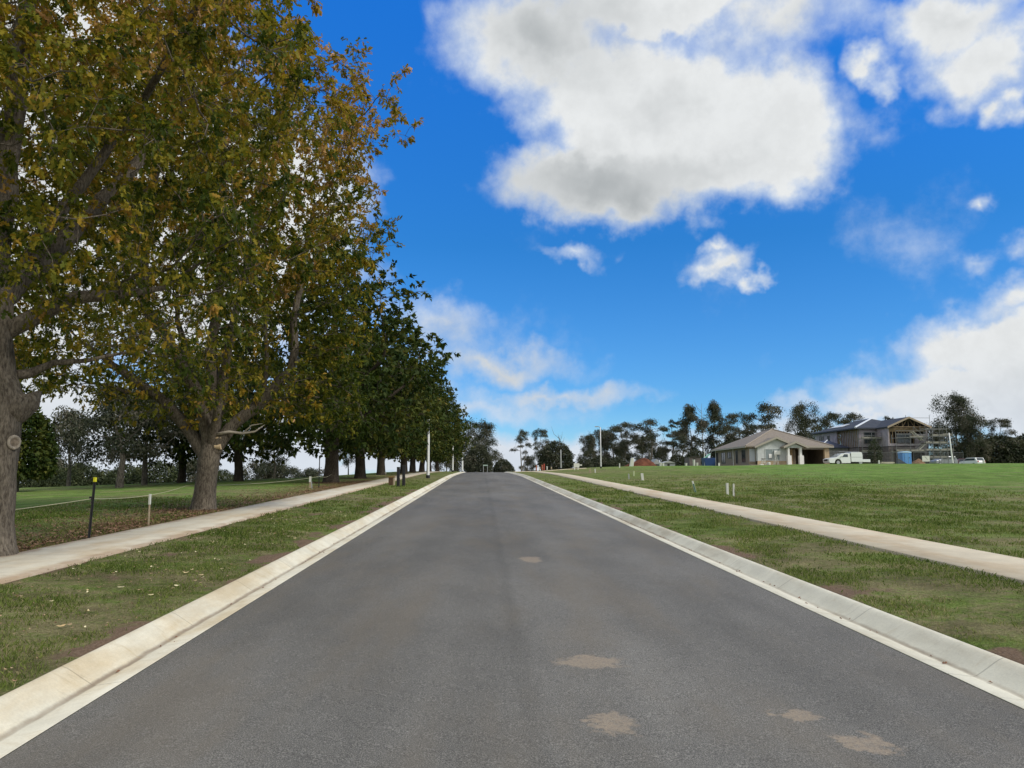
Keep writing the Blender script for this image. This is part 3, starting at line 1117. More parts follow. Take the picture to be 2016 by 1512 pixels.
def twig_mesh(V0, TW, rad):
    """thin three-sided twigs as extra geometry for a wood mesh"""
    n = len(TW)
    A = np.array([a for a, b in TW])
    B = np.array([b for a, b in TW])
    d = B - A
    u = np.cross(d, np.array((0.3, 0.2, 1.0)))
    u /= np.linalg.norm(u, axis=1)[:, None] + 1e-9
    w = np.cross(d, u)
    w /= np.linalg.norm(w, axis=1)[:, None] + 1e-9
    V = np.zeros((n, 6, 3))
    for k in range(3):
        an = 2 * math.pi * k / 3
        o = (u * math.cos(an) + w * math.sin(an)) * rad
        V[:, k] = A + o
        V[:, k + 3] = B + o * 0.4
    F0 = np.array([(0, 1, 4, 3), (1, 2, 5, 4), (2, 0, 3, 5)])
    F = (F0[None] + (np.arange(n) * 6)[:, None, None]).reshape(-1, 4)
    return V.reshape(-1, 3), F


def add_flare(o_pts):
    return o_pts


def big_oak(name, label, loc, limbs, prof, seed, natt, leaf, per, leaves, tint_fn, cx=0.0, cy=0.0, group=None, extra=None, barkm=None, cut=None):
    rng = np.random.default_rng(seed)
    att = inside_profile(prof, rng, natt, cx, cy, 0.30, seed)
    if extra is not None:
        att = np.concatenate([att, extra(rng)])
    # shoots that stick out past the rounded crown
    zs_, rs_ = zip(*prof)
    zz = rng.uniform(prof[0][0] + 1, prof[-1][0] - 3, 46)
    aa = rng.uniform(0, 2 * np.pi, 46)
    rr_ = np.interp(zz, zs_, rs_) * rng.uniform(1.03, 1.16, 46) + 0.1
    att = np.concatenate([att, np.stack([cx + rr_ * np.cos(aa), cy + rr_ * np.sin(aa), zz + rng.uniform(0.1, 0.7, 46)], 1)])
    P, par, rmin = skeleton(limbs, att, 0.34, 0.42, 70, rng)
    r = radii(P, par, rmin, 0.0075, 2.25)
    root = thing(name, label, 'tree', loc, 0, group)
    wm = wood_mesh('trunk', P, par, r, barkm or M_BARK, 0.0, (14, 8, 5, 3))
    trunk = link('trunk', wm, root)
    C, N, TW = foliage(P, par, r, rng, 0.030, per, leaves, 0.38)
    hole = fbm(C[:, 0] * 0.75 + 3, C[:, 2] * 0.75 + C[:, 1] * 0.75, seed + 50, 3)
    k = rng.random(len(C)) < 0.5 + 0.8 * sstep(hole, 0.30, 0.50)
    C, N = C[k], N[k]
    if cut is not None:
        k = cut(C)
        C, N = C[k], N[k]
    tv, tf = twig_mesh(None, TW, 0.005)
    tw = link('twigs', np_mesh('twigs', tv, tf, barkm or M_BARK), root)
    tint = tint_fn(C, rng)
    crown = link('crown', leaf_cloud('crown', C, N, leaf, M_OAK, tint, rng), root)
    print(name, 'nodes', len(P), 'leaves', len(C))
    return root, trunk


def tint_autumn(C, rng):
    # clusters turn together: warm high up and outside, greener low down and to the right
    cl = fbm(C[:, 0] * 0.9 + C[:, 1] * 0.5, C[:, 2] * 0.9 + C[:, 1] * 0.4, 15, 3)
    f2 = fbm(C[:, 0] * 2.7 + C[:, 1] * 1.9, C[:, 2] * 2.7, 16, 2)
    t = 0.41 + 1.1 * (cl - 0.5) + 0.75 * (f2 - 0.5) + rng.normal(0, 0.13, len(C))
    t += 0.03 * np.clip(C[:, 2] - 6.5, -4, 4) - 0.16 * sstep(C[:, 0], 1.0, 3.5) * sstep(C[:, 2], 8.5, 5.5)
    return np.clip(t, 0, 1)


def tree_one():
    x0, y0, z0 = spot(17, 12.0)
    limbs = [
        (None, [(0.02, 0, -0.15, 0.50), (0, 0, 0.12, 0.43), (-0.01, 0, 0.5, 0.375), (0, 0, 1.6, 0.365), (0.0, 0, 2.05, 0.37), (0.02, 0, 2.35, 0.36), (-0.06, 0, 2.7, 0.30), (-0.14, 0, 3.3, 0.27), (-0.16, 0.05, 3.8, 0.27)]),
        ((0, 8), [(-0.22, 0.15, 4.9, 0.22), (-0.15, 0.4, 6.5, 0.18), (-0.1, 0.6, 8.5, 0.16), (0.1, 0.7, 10.5, 0.11), (0.1, 0.8, 12.5, 0.06)]),
        ((0, 7), [(0.40, -0.05, 3.65, 0.14), (1.05, -0.1, 4.05, 0.11), (1.75, -0.2, 4.15, 0.08), (2.5, -0.3, 4.35, 0.04)]),
        ((0, 8), [(0.4, 0.3, 4.9, 0.13), (1.1, 0.6, 6.2, 0.10), (2.0, 0.4, 7.8, 0.07), (2.9, -2.4, 9.4, 0.06)]),
        ((0, 8), [(0.6, 0.7, 4.8, 0.17), (1.7, 1.4, 6.4, 0.13), (2.9, 2.0, 8.2, 0.09)]),
        ((0, 7), [(-0.6, 0.2, 4.1, 0.18), (-1.7, 0.3, 5.2, 0.14), (-3.2, 0.4, 6.4, 0.09)]),
        ((0, 8), [(-0.5, -0.8, 4.9, 0.16), (-1.4, -2.0, 6.4, 0.12), (-2.0, -3.2, 8.0, 0.08)]),
        ((0, 6), [(0.42, 0.05, 2.78, 0.075), (0.78, 0.05, 2.98, 0.05), (1.3, 0.05, 3.05, 0.035), (2.0, 0.0, 3.25, 0.022)]),
    ]
    prof = [(2.9, 2.6), (3.6, 4.2), (5.0, 5.2), (7.5, 5.7), (10.0, 5.4), (12.5, 4.2), (14.5, 2.2), (15.5, 0.4)]
    root, trunk = big_oak('oak_tree', 'large oak with yellowing leaves, nearest tree, its pruned trunk cut by the left edge', (x0, y0, z0), limbs, prof, 11, 2000, 0.124, 3, 12.5,
                          tint_autumn, group='oaks along the left footpath', cut=lambda C: (C[:, 2] < 13.5) & ((C[:, 2] > 4.6) | (np.random.default_rng(1).random(len(C)) < 0.6)))
    root.rotation_euler = (0, 0, R(32))
    root.scale = (0.88, 0.88, 1)
    # the healed pruning scar: a ring of callus round a sunken face
    mb = MB()
    cxx, czz = 0.262, 1.69
    ring = [(cxx + 0.082 * math.cos(a), -0.272 + 0.05 * math.cos(a), czz + 0.088 * math.sin(a)) for a in np.linspace(0, 2 * math.pi, 21)]
    mb.tube(ring, 0.026, 8, caps=False)
    kn = mb.build('pruning_scar', mat('callus', (0.30, 0.26, 0.21), 0.9, var=0.25, vscale=20, bump=0.5, bscale=50), root, smooth=True)
    mb = MB()
    mb.tube([(cxx - 0.06, -0.15, czz), (cxx, -0.280, czz)], 0.075, 14)
    mb.tube([(cxx + 0.0, -0.25, czz), (cxx + 0.005, -0.288, czz)], 0.022, 10)
    mb.build('scar_face', mat('scar_wood', (0.20, 0.16, 0.12), 0.9, var=0.35, vscale=18, bump=0.5, bscale=60), kn, smooth=False)
    # swollen burl with a broken stub to the right
    mb = MB()
    mb.tube([(0.05, -0.05, 2.18), (0.32, -0.08, 2.24), (0.50, -0.08, 2.34), (0.60, -0.08, 2.50)], [0.30, 0.24, 0.15, 0.03], 12)
    mb.build('burl', M_BARK, root, smooth=True)
    return root


def tree_two():
    x0, y0, z0 = spot(416, 22.4)
    limbs = [
        (None, [(0.0, 0, -0.15, 0.43), (0, 0, 0.10, 0.37), (0.02, 0, 0.45, 0.315), (0.05, 0, 0.95, 0.30), (0.08, 0, 1.38, 0.32), (0.10, 0, 1.6, 0.30)]),
        ((0, 4), [(0.36, -0.12, 1.90, 0.20), (0.74, -0.2, 2.45, 0.18), (1.56, -0.35, 3.15, 0.16), (2.33, -0.5, 4.05, 0.135), (2.42, -0.5, 4.6, 0.13), (2.36, -0.45, 5.5, 0.115), (2.6, -0.4, 7.2, 0.09), (2.9, -0.3, 9.2, 0.06)]),
        ((0, 4), [(0.46, 0.1, 2.15, 0.11), (1.18, 0.1, 2.75, 0.10), (1.67, 0.0, 3.2, 0.09), (1.95, -0.3, 3.65, 0.08)]),
        ((0, 4), [(-0.18, 0.1, 1.75, 0.20), (-0.64, 0.2, 2.40, 0.175), (-1.29, 0.3, 3.13, 0.165), (-2.06, 0.4, 3.62, 0.13), (-3.3, 0.5, 4.5, 0.08)]),
        ((0, 5), [(-0.01, -0.1, 2.2, 0.18), (-0.41, -0.2, 3.46, 0.17), (-0.85, -0.3, 4.12, 0.16), (-1.29, -0.4, 4.9, 0.155), (-1.84, -0.5, 5.58, 0.15), (-1.95, -0.5, 6.7, 0.13), (-1.8, -0.5, 9.0, 0.10), (-1.6, -0.5, 11.5, 0.06)]),
        ((0, 5), [(0.13, 0.2, 2.9, 0.20), (0.08, 0.3, 3.8, 0.18), (0.0, 0.35, 4.45, 0.17), (0.2, 0.4, 7.0, 0.14), (0.1, 0.4, 10.0, 0.11), (0.1, 0.4, 13.0, 0.07)]),
        ((0, 5), [(0.41, 0.2, 3.24, 0.13), (0.44, 0.1, 4.45, 0.12), (0.9, 0.0, 7.0, 0.10), (1.5, 0.2, 9.5, 0.07)]),
        ((1, 2), [(1.62, -0.3, 4.3, 0.06), (1.55, -0.3, 5.3, 0.05), (1.8, -0.2, 6.5, 0.04)]),
        ((0, 5), [(-0.3, 0.8, 3.2, 0.14), (-0.8, 2.0, 4.8, 0.11), (-1.2, 3.2, 6.5, 0.07)]),
        ((0, 5), [(0.3, -1.0, 3.4, 0.12), (0.6, -2.2, 5.2, 0.09), (0.9, -3.4, 7.0, 0.06)]),
        ((3, 2), [(-1.9, 0.35, 3.2, 0.05), (-3.0, 0.4, 3.5, 0.035)]),
    ]
    prof = [(2.5, 3.0), (3.2, 4.2), (4.5, 4.6), (6.0, 4.8), (8.0, 5.3), (10.2, 5.4), (11.8, 5.6), (12.8, 5.0), (13.6, 3.6), (14.4, 2.3), (15.4, 1.3), (16.6, 0.3)]

    def drooping(rng):
        # the heavy low skirt on the right
        n = 260
        a = np.stack([rng.uniform(2.6, 4.7, n), rng.uniform(-2.6, 2.6, n), rng.uniform(2.4, 6.0, n)], 1)
        b = np.stack([rng.uniform(-5.2, -1.5, n), rng.uniform(-3.0, 3.0, n), rng.uniform(3.0, 6.0, n)], 1)
        return np.concatenate([a, b])
    root, trunk = big_oak('oak_tree', 'spreading oak with forked trunk and orange-tinged leaves, second along the left footpath', (x0, y0, z0), limbs, prof, 29, 2400, 0.138, 3, 14,
                          tint_autumn, group='oaks along the left footpath', extra=drooping, cx=-0.1, cut=lambda C: (C[:, 2] < 17.5) & (np.random.default_rng(1).random(len(C)) < np.where((C[:, 2] < 6.4) & (C[:, 0] < 2.6) & (C[:, 0] > -4), 0.40, 0.95)))
    root.rotation_euler = (0, 0, R(19.5))
    root.scale = (0.95, 0.95, 1)
    # pale dead limb low on the right and a bleached one hanging high on the left
    md = mat('dead_wood', (0.40, 0.36, 0.30), 0.9, var=0.2, vscale=12, bump=0.4, bscale=40)
    mb = MB()
    mb.tube([(0.20, -0.26, 2.12), (0.62, -0.4, 2.20), (1.0, -0.45, 2.16), (1.35, -0.5, 2.22), (1.62, -0.5, 2.42)], [0.05, 0.04, 0.034, 0.026, 0.008], 7)
    mb.tube([(1.0, -0.45, 2.16), (1.25, -0.45, 2.40), (1.55, -0.5, 2.45)], [0.028, 0.018, 0.006], 6)
    mb.build('dead_limb', md, root, smooth=True)
    mb = MB()
    mb.tube([(-1.8, -0.62, 5.5), (-1.45, -0.7, 5.72), (-1.25, -0.72, 6.1), (-0.95, -0.75, 6.35)], [0.035, 0.03, 0.022, 0.008], 6)
    mb.build('dead_limb', md, root, smooth=True)
    mb = MB()
    mb.tube([(2.35, -0.55, 4.25), (2.62, -0.6, 4.36), (2.95, -0.62, 4.30)], [0.05, 0.035, 0.01], 6)
    mb.build('dead_limb', md, root, smooth=True)
    mc = mat('cut_wood', (0.55, 0.42, 0.26), 0.9, var=0.15, vscale=20)
    for z, rr in ((1.78, 0.085), (2.02, 0.06)):
        mb = MB()
        n = 12
        mb.tube([(0.24, -0.20, z), (0.415, -0.27, z)], rr, n)
        mb.build('pruning_cut', mc, root)
    return root


tree_one()
tree_two()


# the further oaks: two prototypes, dark green and dense, copied along the path
def far_oak(seed, height, rad, label, leafm=None, n_att=900, leafsize=0.30, skirt=1.75, lean=0.0, per=2, leaves=6.5):
    rng = np.random.default_rng(seed)
    limbs = [(None, [(0, 0, -0.2, 0.50), (0, 0, 0.2, 0.40), (0.02, 0, 1.0, 0.34), (lean * 0.3, 0, 2.2, 0.33)]),
             ((0, 3), [(lean, 0.1, 3.6, 0.24), (lean, 0.0, 6.0, 0.18), (lean * 0.6, 0, 9.0, 0.11), (lean * 0.5, 0, height * 0.85, 0.05)])]
    for k in range(6):
        a = k * 1.05 + rng.uniform(-0.3, 0.3)
        h = 2.2 + 0.25 * k
        limbs.append(((0, 3) if k < 4 else (1, 0), [(0.9 * math.cos(a), 0.9 * math.sin(a), h + 0.9, 0.16), (2.2 * math.cos(a), 2.2 * math.sin(a), h + 1.9, 0.11), (3.6 * math.cos(a), 3.6 * math.sin(a), h + 3.2, 0.07)]))
    prof = [(skirt, rad * 0.55), (skirt + 0.7, rad * 0.82), (height * 0.35, rad * 0.98), (height * 0.55, rad), (height * 0.75, rad * 0.82), (height * 0.9, rad * 0.45), (height, 0.3)]
    att = inside_profile(prof, rng, n_att, 0, 0, 0.42, seed, 0.5)
    P, par, rmin = skeleton(limbs, att, 0.5, 0.6, 60, rng)
    r = radii(P, par, rmin, 0.011, 2.25)
    root = thing('oak_tree', label, 'tree', (0, 0, 0), 0, 'oaks along the left footpath')
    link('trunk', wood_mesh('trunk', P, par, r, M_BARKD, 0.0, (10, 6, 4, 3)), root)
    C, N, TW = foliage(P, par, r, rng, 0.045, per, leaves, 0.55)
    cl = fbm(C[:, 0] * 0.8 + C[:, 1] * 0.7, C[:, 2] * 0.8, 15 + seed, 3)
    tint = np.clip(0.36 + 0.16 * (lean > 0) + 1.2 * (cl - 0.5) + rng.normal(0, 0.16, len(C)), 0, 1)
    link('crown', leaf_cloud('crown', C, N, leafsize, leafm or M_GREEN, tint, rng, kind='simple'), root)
    print('far oak', len(P), len(C))
    return root


def place(o, loc, rz, sc, label, szz=None):
    o.location = loc
    o.rotation_euler = (0, 0, rz)
    o.scale = (sc, sc, szz or sc)
    o['label'] = label
    return o


protoA = far_oak(3, 13.6, 6.2, 'x', n_att=1300)
protoB = far_oak(8, 12.6, 5.6, 'x', n_att=1100, lean=0.5)
oaks = [
    # photo column at the foot, distance, prototype, turn, scale, label
    (657, 47, 0, 0.4, 1.14, 'dark green oak with short thick trunk, third along the left footpath'),
    (713, 57, 1, 2.1, 1.0, 'dark oak with leaning trunk, directly behind the third oak on the left'),
    (753, 69, 0, 3.9, 0.94, 'dark oak whose straight slim trunk stands left of the brown box'),
    (797, 78, 1, 5.0, 0.96, 'dark oak whose trunk shows just behind the two black bollards'),
    (814, 88, 0, 1.3, 0.90, 'dark oak with forked trunk between the bollards and the white pole'),
    (832, 98, 1, 0.2, 0.92, 'shadowed oak seen just left of the tall white pole'),
    (846, 108, 0, 2.7, 0.86, 'shadowed oak rising directly behind the tall white pole'),
    (862, 120, 1, 3.3, 0.84, 'last oak of the footpath row, at the crest right of the white pole'),
]
used = set()
done = []
for px, d, k, rz, sc, lab in oaks:
    src = (protoA, protoB)[k]
    o = src if k not in used else copy_tree(src)
    used.add(k)
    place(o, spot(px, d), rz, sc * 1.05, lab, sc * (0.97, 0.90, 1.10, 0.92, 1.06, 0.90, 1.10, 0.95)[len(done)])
    done.append(o)


# ------------------------------------------------------------------ gum trees and bushes beyond the crest
def gum_proto(seed, height, width, clumps, base=0.35, flat=0.5, dens=150, leafsize=0.31, dead=0, trunks=1, per=9):
    """a eucalypt: bare forked limbs carrying separate tufts of leaves with sky between them"""
    rng = np.random.default_rng(seed)
    cs = []
    for k in range(clumps):
        f = (k + 0.5) / clumps
        z = height * (base + (1 - base) * f ** 0.85) - rng.uniform(0, 0.06) * height
        rr = width * (0.35 + 0.75 * math.sin(math.pi * min(0.97, 0.22 + 0.72 * f))) * rng.uniform(0.15, 1.0)
        a = k * 2.4 + rng.uniform(-0.5, 0.5)
        s = rng.uniform(0.85, 1.6) * width * 0.31
        cs.append((rr * math.cos(a), rr * math.sin(a), z, s, s * rng.uniform(0.35, 0.62) * flat * 2))
    cs.append((0, 0, height - 0.6, width * 0.28, width * 0.15))
    att = []
    for (x, y, z, s, h) in cs:
        v = rng.normal(0, 1, (26, 3))
        v /= np.linalg.norm(v, axis=1)[:, None]
        v *= (rng.random(26) ** 0.4)[:, None]
        att.append(v * np.array((s, s, h)) + np.array((x, y, z)))
    att = np.concatenate(att)
    limbs = [(None, [(0, 0, -0.4, 0.42), (0.05, 0, 1.0, 0.34), (rng.uniform(-0.4, 0.4), 0, height * 0.28, 0.27), (rng.uniform(-0.8, 0.8), rng.uniform(-0.5, 0.5), height * 0.52, 0.17)])]
    if trunks > 1:
        limbs.append(((0, 1), [(width * 0.25, 0.1, height * 0.25, 0.20), (width * 0.5, 0.1, height * 0.5, 0.13)]))
    P, par, rmin = skeleton(limbs, att, 0.6, 0.7, 60, rng, lift=0.12, reach=6)
    r = radii(P, par, rmin, 0.025, 2.3)
    C, N = [], []
    for (x, y, z, s, h) in cs:
        n = int(1.9 * dens * (s / (width * 0.27)) ** 1.6)
        sub = rng.normal(0, 1, (7, 3))
        sub /= np.linalg.norm(sub, axis=1)[:, None]
        sub *= (rng.random(7) ** 0.5)[:, None]
        j = rng.integers(0, 7, n)
        v = sub[j] * np.array((s, s, h)) + rng.normal(0, 1, (n, 3)) * np.array((s * 0.30, s * 0.30, h * 0.34))
        # umbrella-shaped: the tuft's middle stands higher than its rim
        v[:, 2] += 0.35 * h * (1 - (v[:, 0] ** 2 + v[:, 1] ** 2) / (s * s))
        C.append(v + np.array((x, y, z)))
        N.append(v)
    ends = P[(r < 0.05)]
    ends = np.repeat(ends, 2, 0)
    C.append(ends + rng.normal(0, 0.25, ends.shape))
    N.append(rng.normal(0, 1, ends.shape))
    C = np.concatenate(C)
    N = np.concatenate(N)
    N /= np.linalg.norm(N, axis=1)[:, None] + 1e-6
    tint = np.clip(0.45 + 1.3 * (fbm(C[:, 0] * 0.5, C[:, 2] * 0.5 + C[:, 1] * 0.3, seed, 2) - 0.5) + rng.normal(0, 0.18, len(C)), 0, 1)
    wood = wood_mesh('trunk', P, par, r, M_GBARK, 0.0, (8, 5, 4, 3))
    crown = leaf_cloud('crown', C, N, leafsize, M_GUM, tint, rng, kind='simple', droop=0.7, spread=0.8)
    return wood, crown, height


def bush_proto(seed, height, width, n=3600, leafsize=0.55, low=0.02, m=None, point=1.0):
    rng = np.random.default_rng(seed)
    limbs = [(None, [(0, 0, -0.4, 0.25), (0, 0, height * 0.2, 0.2), (0.1, 0, height * 0.7, 0.06)])]
    prof = [(height * low, width * 0.78), (height * 0.25, width), (height * 0.55, width * 0.9), (height * 0.8, width * 0.6 * point), (height * 0.95, width * 0.25 * point), (height, 0.1)]
    att = inside_profile(prof, rng, 150, 0, 0, 0.15, seed)
    P, par, rmin = skeleton(limbs, att, 0.6, 0.7, 40, rng, reach=8)
    r = radii(P, par, rmin, 0.02, 2.3)
    C = inside_profile(prof, rng, n, 0, 0, 0.24, seed, 0.28)
    C += rng.normal(0, 0.12, C.shape)
    N = C - np.array((0, 0, height * 0.45))
    N /= np.linalg.norm(N, axis=1)[:, None] + 1e-6
    tint = np.clip(0.35 + 1.3 * (fbm(C[:, 0] * 0.8 + C[:, 1] * 0.6, C[:, 2] * 0.8, seed, 3) - 0.5) + rng.normal(0, 0.16, len(C)), 0, 1)
    return wood_mesh('trunk', P, par, r, M_GBARK, 0.0, (7, 5, 4, 3)), leaf_cloud('crown', C, N, leafsize, m or M_GUM, tint, rng, kind='simple', droop=0.3), height


GP = {
    'spread': gum_proto(31, 14, 4.6, 13, 0.42, 0.42, 150),
    'tall': gum_proto(32, 16, 3.4, 17, 0.30, 0.75, 190),
    'open': gum_proto(33, 13, 4.6, 9, 0.50, 0.34, 120, trunks=2),
    'round': gum_proto(34, 15, 5.2, 20, 0.34, 0.60, 180),
    'thin': gum_proto(35, 13, 2.6, 8, 0.40, 0.5, 85),
    'bushy': gum_proto(36, 12, 4.4, 17, 0.16, 0.75, 230),
    'dome': bush_proto(41, 9, 5.0, 8000),
    'scrub': bush_proto(42, 6, 4.6, 5000),
    'heap': bush_proto(43, 7.5, 6.0, 8000, 0.6, point=1.2),
}


def far_tree(kind, name, px, d, top, rz, label, wide=1.0, group='gum trees on the skyline', sink=0.0):
    wood, crown, h0 = GP[kind]
    x, y, z = spot(px, d, -sink)
    h = zat(top, d) - z
    root = thing(name, label, 'tree' if name != 'bush' else 'bush', (x, y, z), rz, group)
    s = h / h0
    root.scale = (s * wide, s * wide, s)
    link('trunk', wood, root)
    link('crown', crown, root)
    return root


far = [
    # kind, name, column, distance, top row, turn, label, width
    ('round', 'gum_tree', 950, 200, 832, 0.5, 'big ragged gum left of the road end, above the dark bush', 1.0),
    ('bushy', 'gum_tree', 902, 205, 858, 1.5, 'gum tree partly hidden behind the last oak on the left', 0.8),
    ('dome', 'bush', 943, 168, 874, 0.2, 'tall dark bush where the road vanishes, under the big ragged gum', 0.8),
    ('dome', 'bush', 990, 182, 903, 1.2, 'low rounded dark bush right behind the road crest', 1.1),
    ('open', 'gum_tree', 1026, 185, 847, 0.3, 'slim twin-stemmed gum leaning left, just right of the road end', 0.62),
    ('spread', 'gum_tree', 1062, 190, 845, 2.4, 'gum with dark round tufts between the twin-stemmed gum and the dome bush', 0.62),
    ('dome', 'bush', 1094, 160, 867, 3.0, 'large dome-shaped dark bush right of the road end', 1.05),
    ('bushy', 'gum_tree', 1158, 190, 857, 0.0, 'small bushy gum left of the street light pole on the right', 0.75),
    ('bushy', 'gum_tree', 1192, 195, 848, 1.9, 'leafy gum standing right behind the street light pole', 0.8),
    ('spread', 'gum_tree', 1232, 190, 832, 0.9, 'flat-topped gum two trees left of the red dirt mound', 0.85),
    ('open', 'gum_tree', 1284, 185, 826, 4.1, 'umbrella-topped gum directly behind the red dirt mound', 0.95),
    ('thin', 'gum_tree', 1325, 185, 824, 2.2, 'thin see-through gum right of the red dirt mound', 0.9),
    ('bushy', 'gum_tree', 1225, 205, 872, 2.6, 'low dark gum in the gap under the flat-topped gum', 0.9),
    ('bushy', 'gum_tree', 1300, 210, 880, 0.4, 'low grey gum filling the gap behind the dirt mound', 0.9),
    ('tall', 'gum_tree', 1362, 175, 800, 1.0, 'tall dense gum above the grey site shed', 0.95),
    ('tall', 'gum_tree', 1412, 178, 794, 3.6, 'tall dense gum above the blue skip bin', 0.9),
    ('spread', 'gum_tree', 1462, 180, 812, 5.2, 'gum behind the left slope of the tan hip roof', 0.8),
    ('open', 'gum_tree', 1512, 178, 793, 0.6, 'wispy leaning gum above the ridge of the tan roof', 0.9),
    ('round', 'gum_tree', 1588, 182, 795, 2.0, 'broad open gum filling the sky between the two houses', 0.66),
    ('spread', 'gum_tree', 1648, 188, 811, 3.1, 'brownish gum left of the two-storey roof', 0.85),
    ('spread', 'gum_tree', 1692, 192, 812, 0.2, 'small round-headed gum peeping over the two-storey roof slope', 0.7),
    ('thin', 'gum_tree', 1762, 195, 816, 1.1, 'gum tip showing over the valley of the grey roof', 0.8),
    ('bushy', 'gum_tree', 1862, 185, 838, 4.4, 'gum behind the right end of the scaffold', 0.8),
    ('round', 'gum_tree', 1905, 165, 775, 4.9, 'tallest gum on the right, above the white pole beside the scaffold', 0.82),
    ('bushy', 'gum_tree', 1938, 160, 818, 2.9, 'dark gum tucked against the right side of the tallest gum', 0.75),
    ('spread', 'gum_tree', 1990, 170, 822, 1.7, 'gum by the right edge of the picture, over the dark scrub', 0.8),
    ('heap', 'bush', 1925, 166, 868, 0.3, 'dark scrub mass behind the red and white cars', 1.0),
    ('heap', 'bush', 1990, 164, 856, 2.3, 'dark scrub mass at the right edge behind the field', 1.05),
    ('heap', 'bush', 2060, 166, 850, 4.0, 'dark scrub just cut off by the right edge', 1.0),
    ('scrub', 'bush', 1150, 170, 903, 0.5, 'low dark scrub left of the street light pole', 0.9),
    ('scrub', 'bush', 1215, 172, 900, 3.5, 'low dark scrub between the street light pole and the dirt mound', 1.0),
    ('scrub', 'bush', 1180, 176, 897, 4.5, 'low dark scrub directly behind the street light pole', 1.0),
    ('scrub', 'bush', 1335, 170, 893, 1.3, 'low scrub above the low rounded grey shed', 0.8),
    ('scrub', 'bush', 1520, 166, 868, 1.3, 'dark scrub showing over the right slope of the tan roof', 0.8),
    ('bushy', 'gum_tree', 1268, 204, 858, 1.2, 'feathery low gum left of the umbrella-topped gum', 0.9),
    ('open', 'gum_tree', 1345, 200, 846, 3.0, 'thin gum filling the gap left of the tall dense gum', 0.9),
    ('spread', 'gum_tree', 1438, 196, 838, 0.7, 'grey gum between the tall dense gum and the tan roof', 0.9),
    ('spread', 'gum_tree', 1488, 196, 834, 2.7, 'grey gum directly over the tan roof slope, left of the wispy gum', 0.8),
    ('open', 'gum_tree', 1208, 198, 840, 5.0, 'thin gum just left of the flat-topped gum', 0.9),
    ('spread', 'gum_tree', 1618, 200, 822, 4.4, 'grey gum right behind the broad open gum between the houses', 0.8),
    ('scrub', 'bush', 1372, 160, 885, 2.1, 'dark scrub beneath the tall gum by the site shed', 0.9),
    ('heap', 'bush', 1440, 165, 868, 5.1, 'dark scrub behind the left eave of the tan house', 0.9),
    ('heap', 'bush', 1620, 160, 872, 0.1, 'dark scrub in the gap between the two houses', 0.8),
]
for k, nm, px, d, top, rz, lab, wd in far:
    far_tree(k, nm, px, d, top, rz, lab, wd, 'gum trees on the skyline' if nm == 'gum_tree' else 'dark bushes on the skyline')

M_FARG = leaf_mat('scrub_leaf', [(0.0, (0.030, 0.042, 0.022)), (0.5, (0.062, 0.078, 0.036)), (1.0, (0.13, 0.135, 0.060))], 0.15)
GP['park'] = bush_proto(51, 5.5, 5.0, 6500, 0.42, m=M_FARG)
GP['dark'] = bush_proto(52, 7.5, 3.0, 9000, 0.34, low=0.16, m=M_GREEN)
# trees in the park behind the oaks on the left
GP['parkgum'] = gum_proto(53, 9, 4.4, 12, 0.36, 0.6, 150, leafsize=0.36)
GP['bare'] = gum_proto(54, 9, 4.8, 15, 0.34, 0.5, 130, leafsize=0.30)
park = [
    ('dark', 'park_tree', 62, 47, 792, 0.2, 'dense blackish tree seen right of the nearest trunk', 1.0),
    ('bare', 'park_tree', 255, 50, 770, 0.7, 'forked thin-leaved tree in the park, between the yellow-capped picket and the stake', 0.95),
    ('bare', 'park_tree', 302, 56, 780, 2.5, 'slender park tree just left of the white-topped stake', 0.8),
            ('parkgum', 'park_tree', 160, 62, 815, 3.3, 'thin park tree between the blackish tree and the picket', 0.7),
    ('bare', 'park_tree', 548, 66, 850, 0.9, 'small bare-looking park tree left of the sky gap', 0.6),
    ('bare', 'park_tree', 690, 78, 870, 2.9, 'small twiggy tree between the trunks of the third and fourth oaks', 0.5),
]
for px, d, k, rz, sc, lab in [(372, 58, 0, 0.9, 0.78, 'dark park oak just left of the second oak trunk'), (480, 56, 1, 4.2, 0.86, 'dark park oak with a short trunk right of the second oak trunk'),
                              ]:
    place(copy_tree((protoA, protoB)[k]), spot(px, d), rz, sc, lab)['group'] = 'trees in the park behind the oaks'
for k, nm, px, d, top, rz, lab, wd in park:
    far_tree(k, nm, px, d, top, rz, lab, wd, 'trees in the park behind the oaks')
hedge = [
    ('park', 'bush', 185, 85, 912, 0.4, 'round green bush on the far side of the park, left of the picket', 0.75),
    ('park', 'bush', 145, 90, 922, 1.4, 'low bush behind the blackish park tree', 0.9),
    ('park', 'bush', 228, 88, 925, 2.4, 'low bush directly behind the yellow-capped picket', 0.8),
    ('park', 'bush', 320, 80, 908, 3.1, 'yellow-green bush behind the white-topped stake', 1.0),
    ('park', 'bush', 268, 84, 915, 5.1, 'olive bush under the forked park tree', 0.8),
    ('park', 'bush', 90, 92, 930, 0.1, 'low bush just right of the nearest trunk, far off', 0.9),
    ('park', 'bush', 450, 90, 925, 4.1, 'far bush just right of the second oak trunk', 0.7),
]
for k, nm, px, d, top, rz, lab, wd in hedge:
    far_tree(k, nm, px, d, top, rz, lab, wd, 'bushes on the far side of the park')
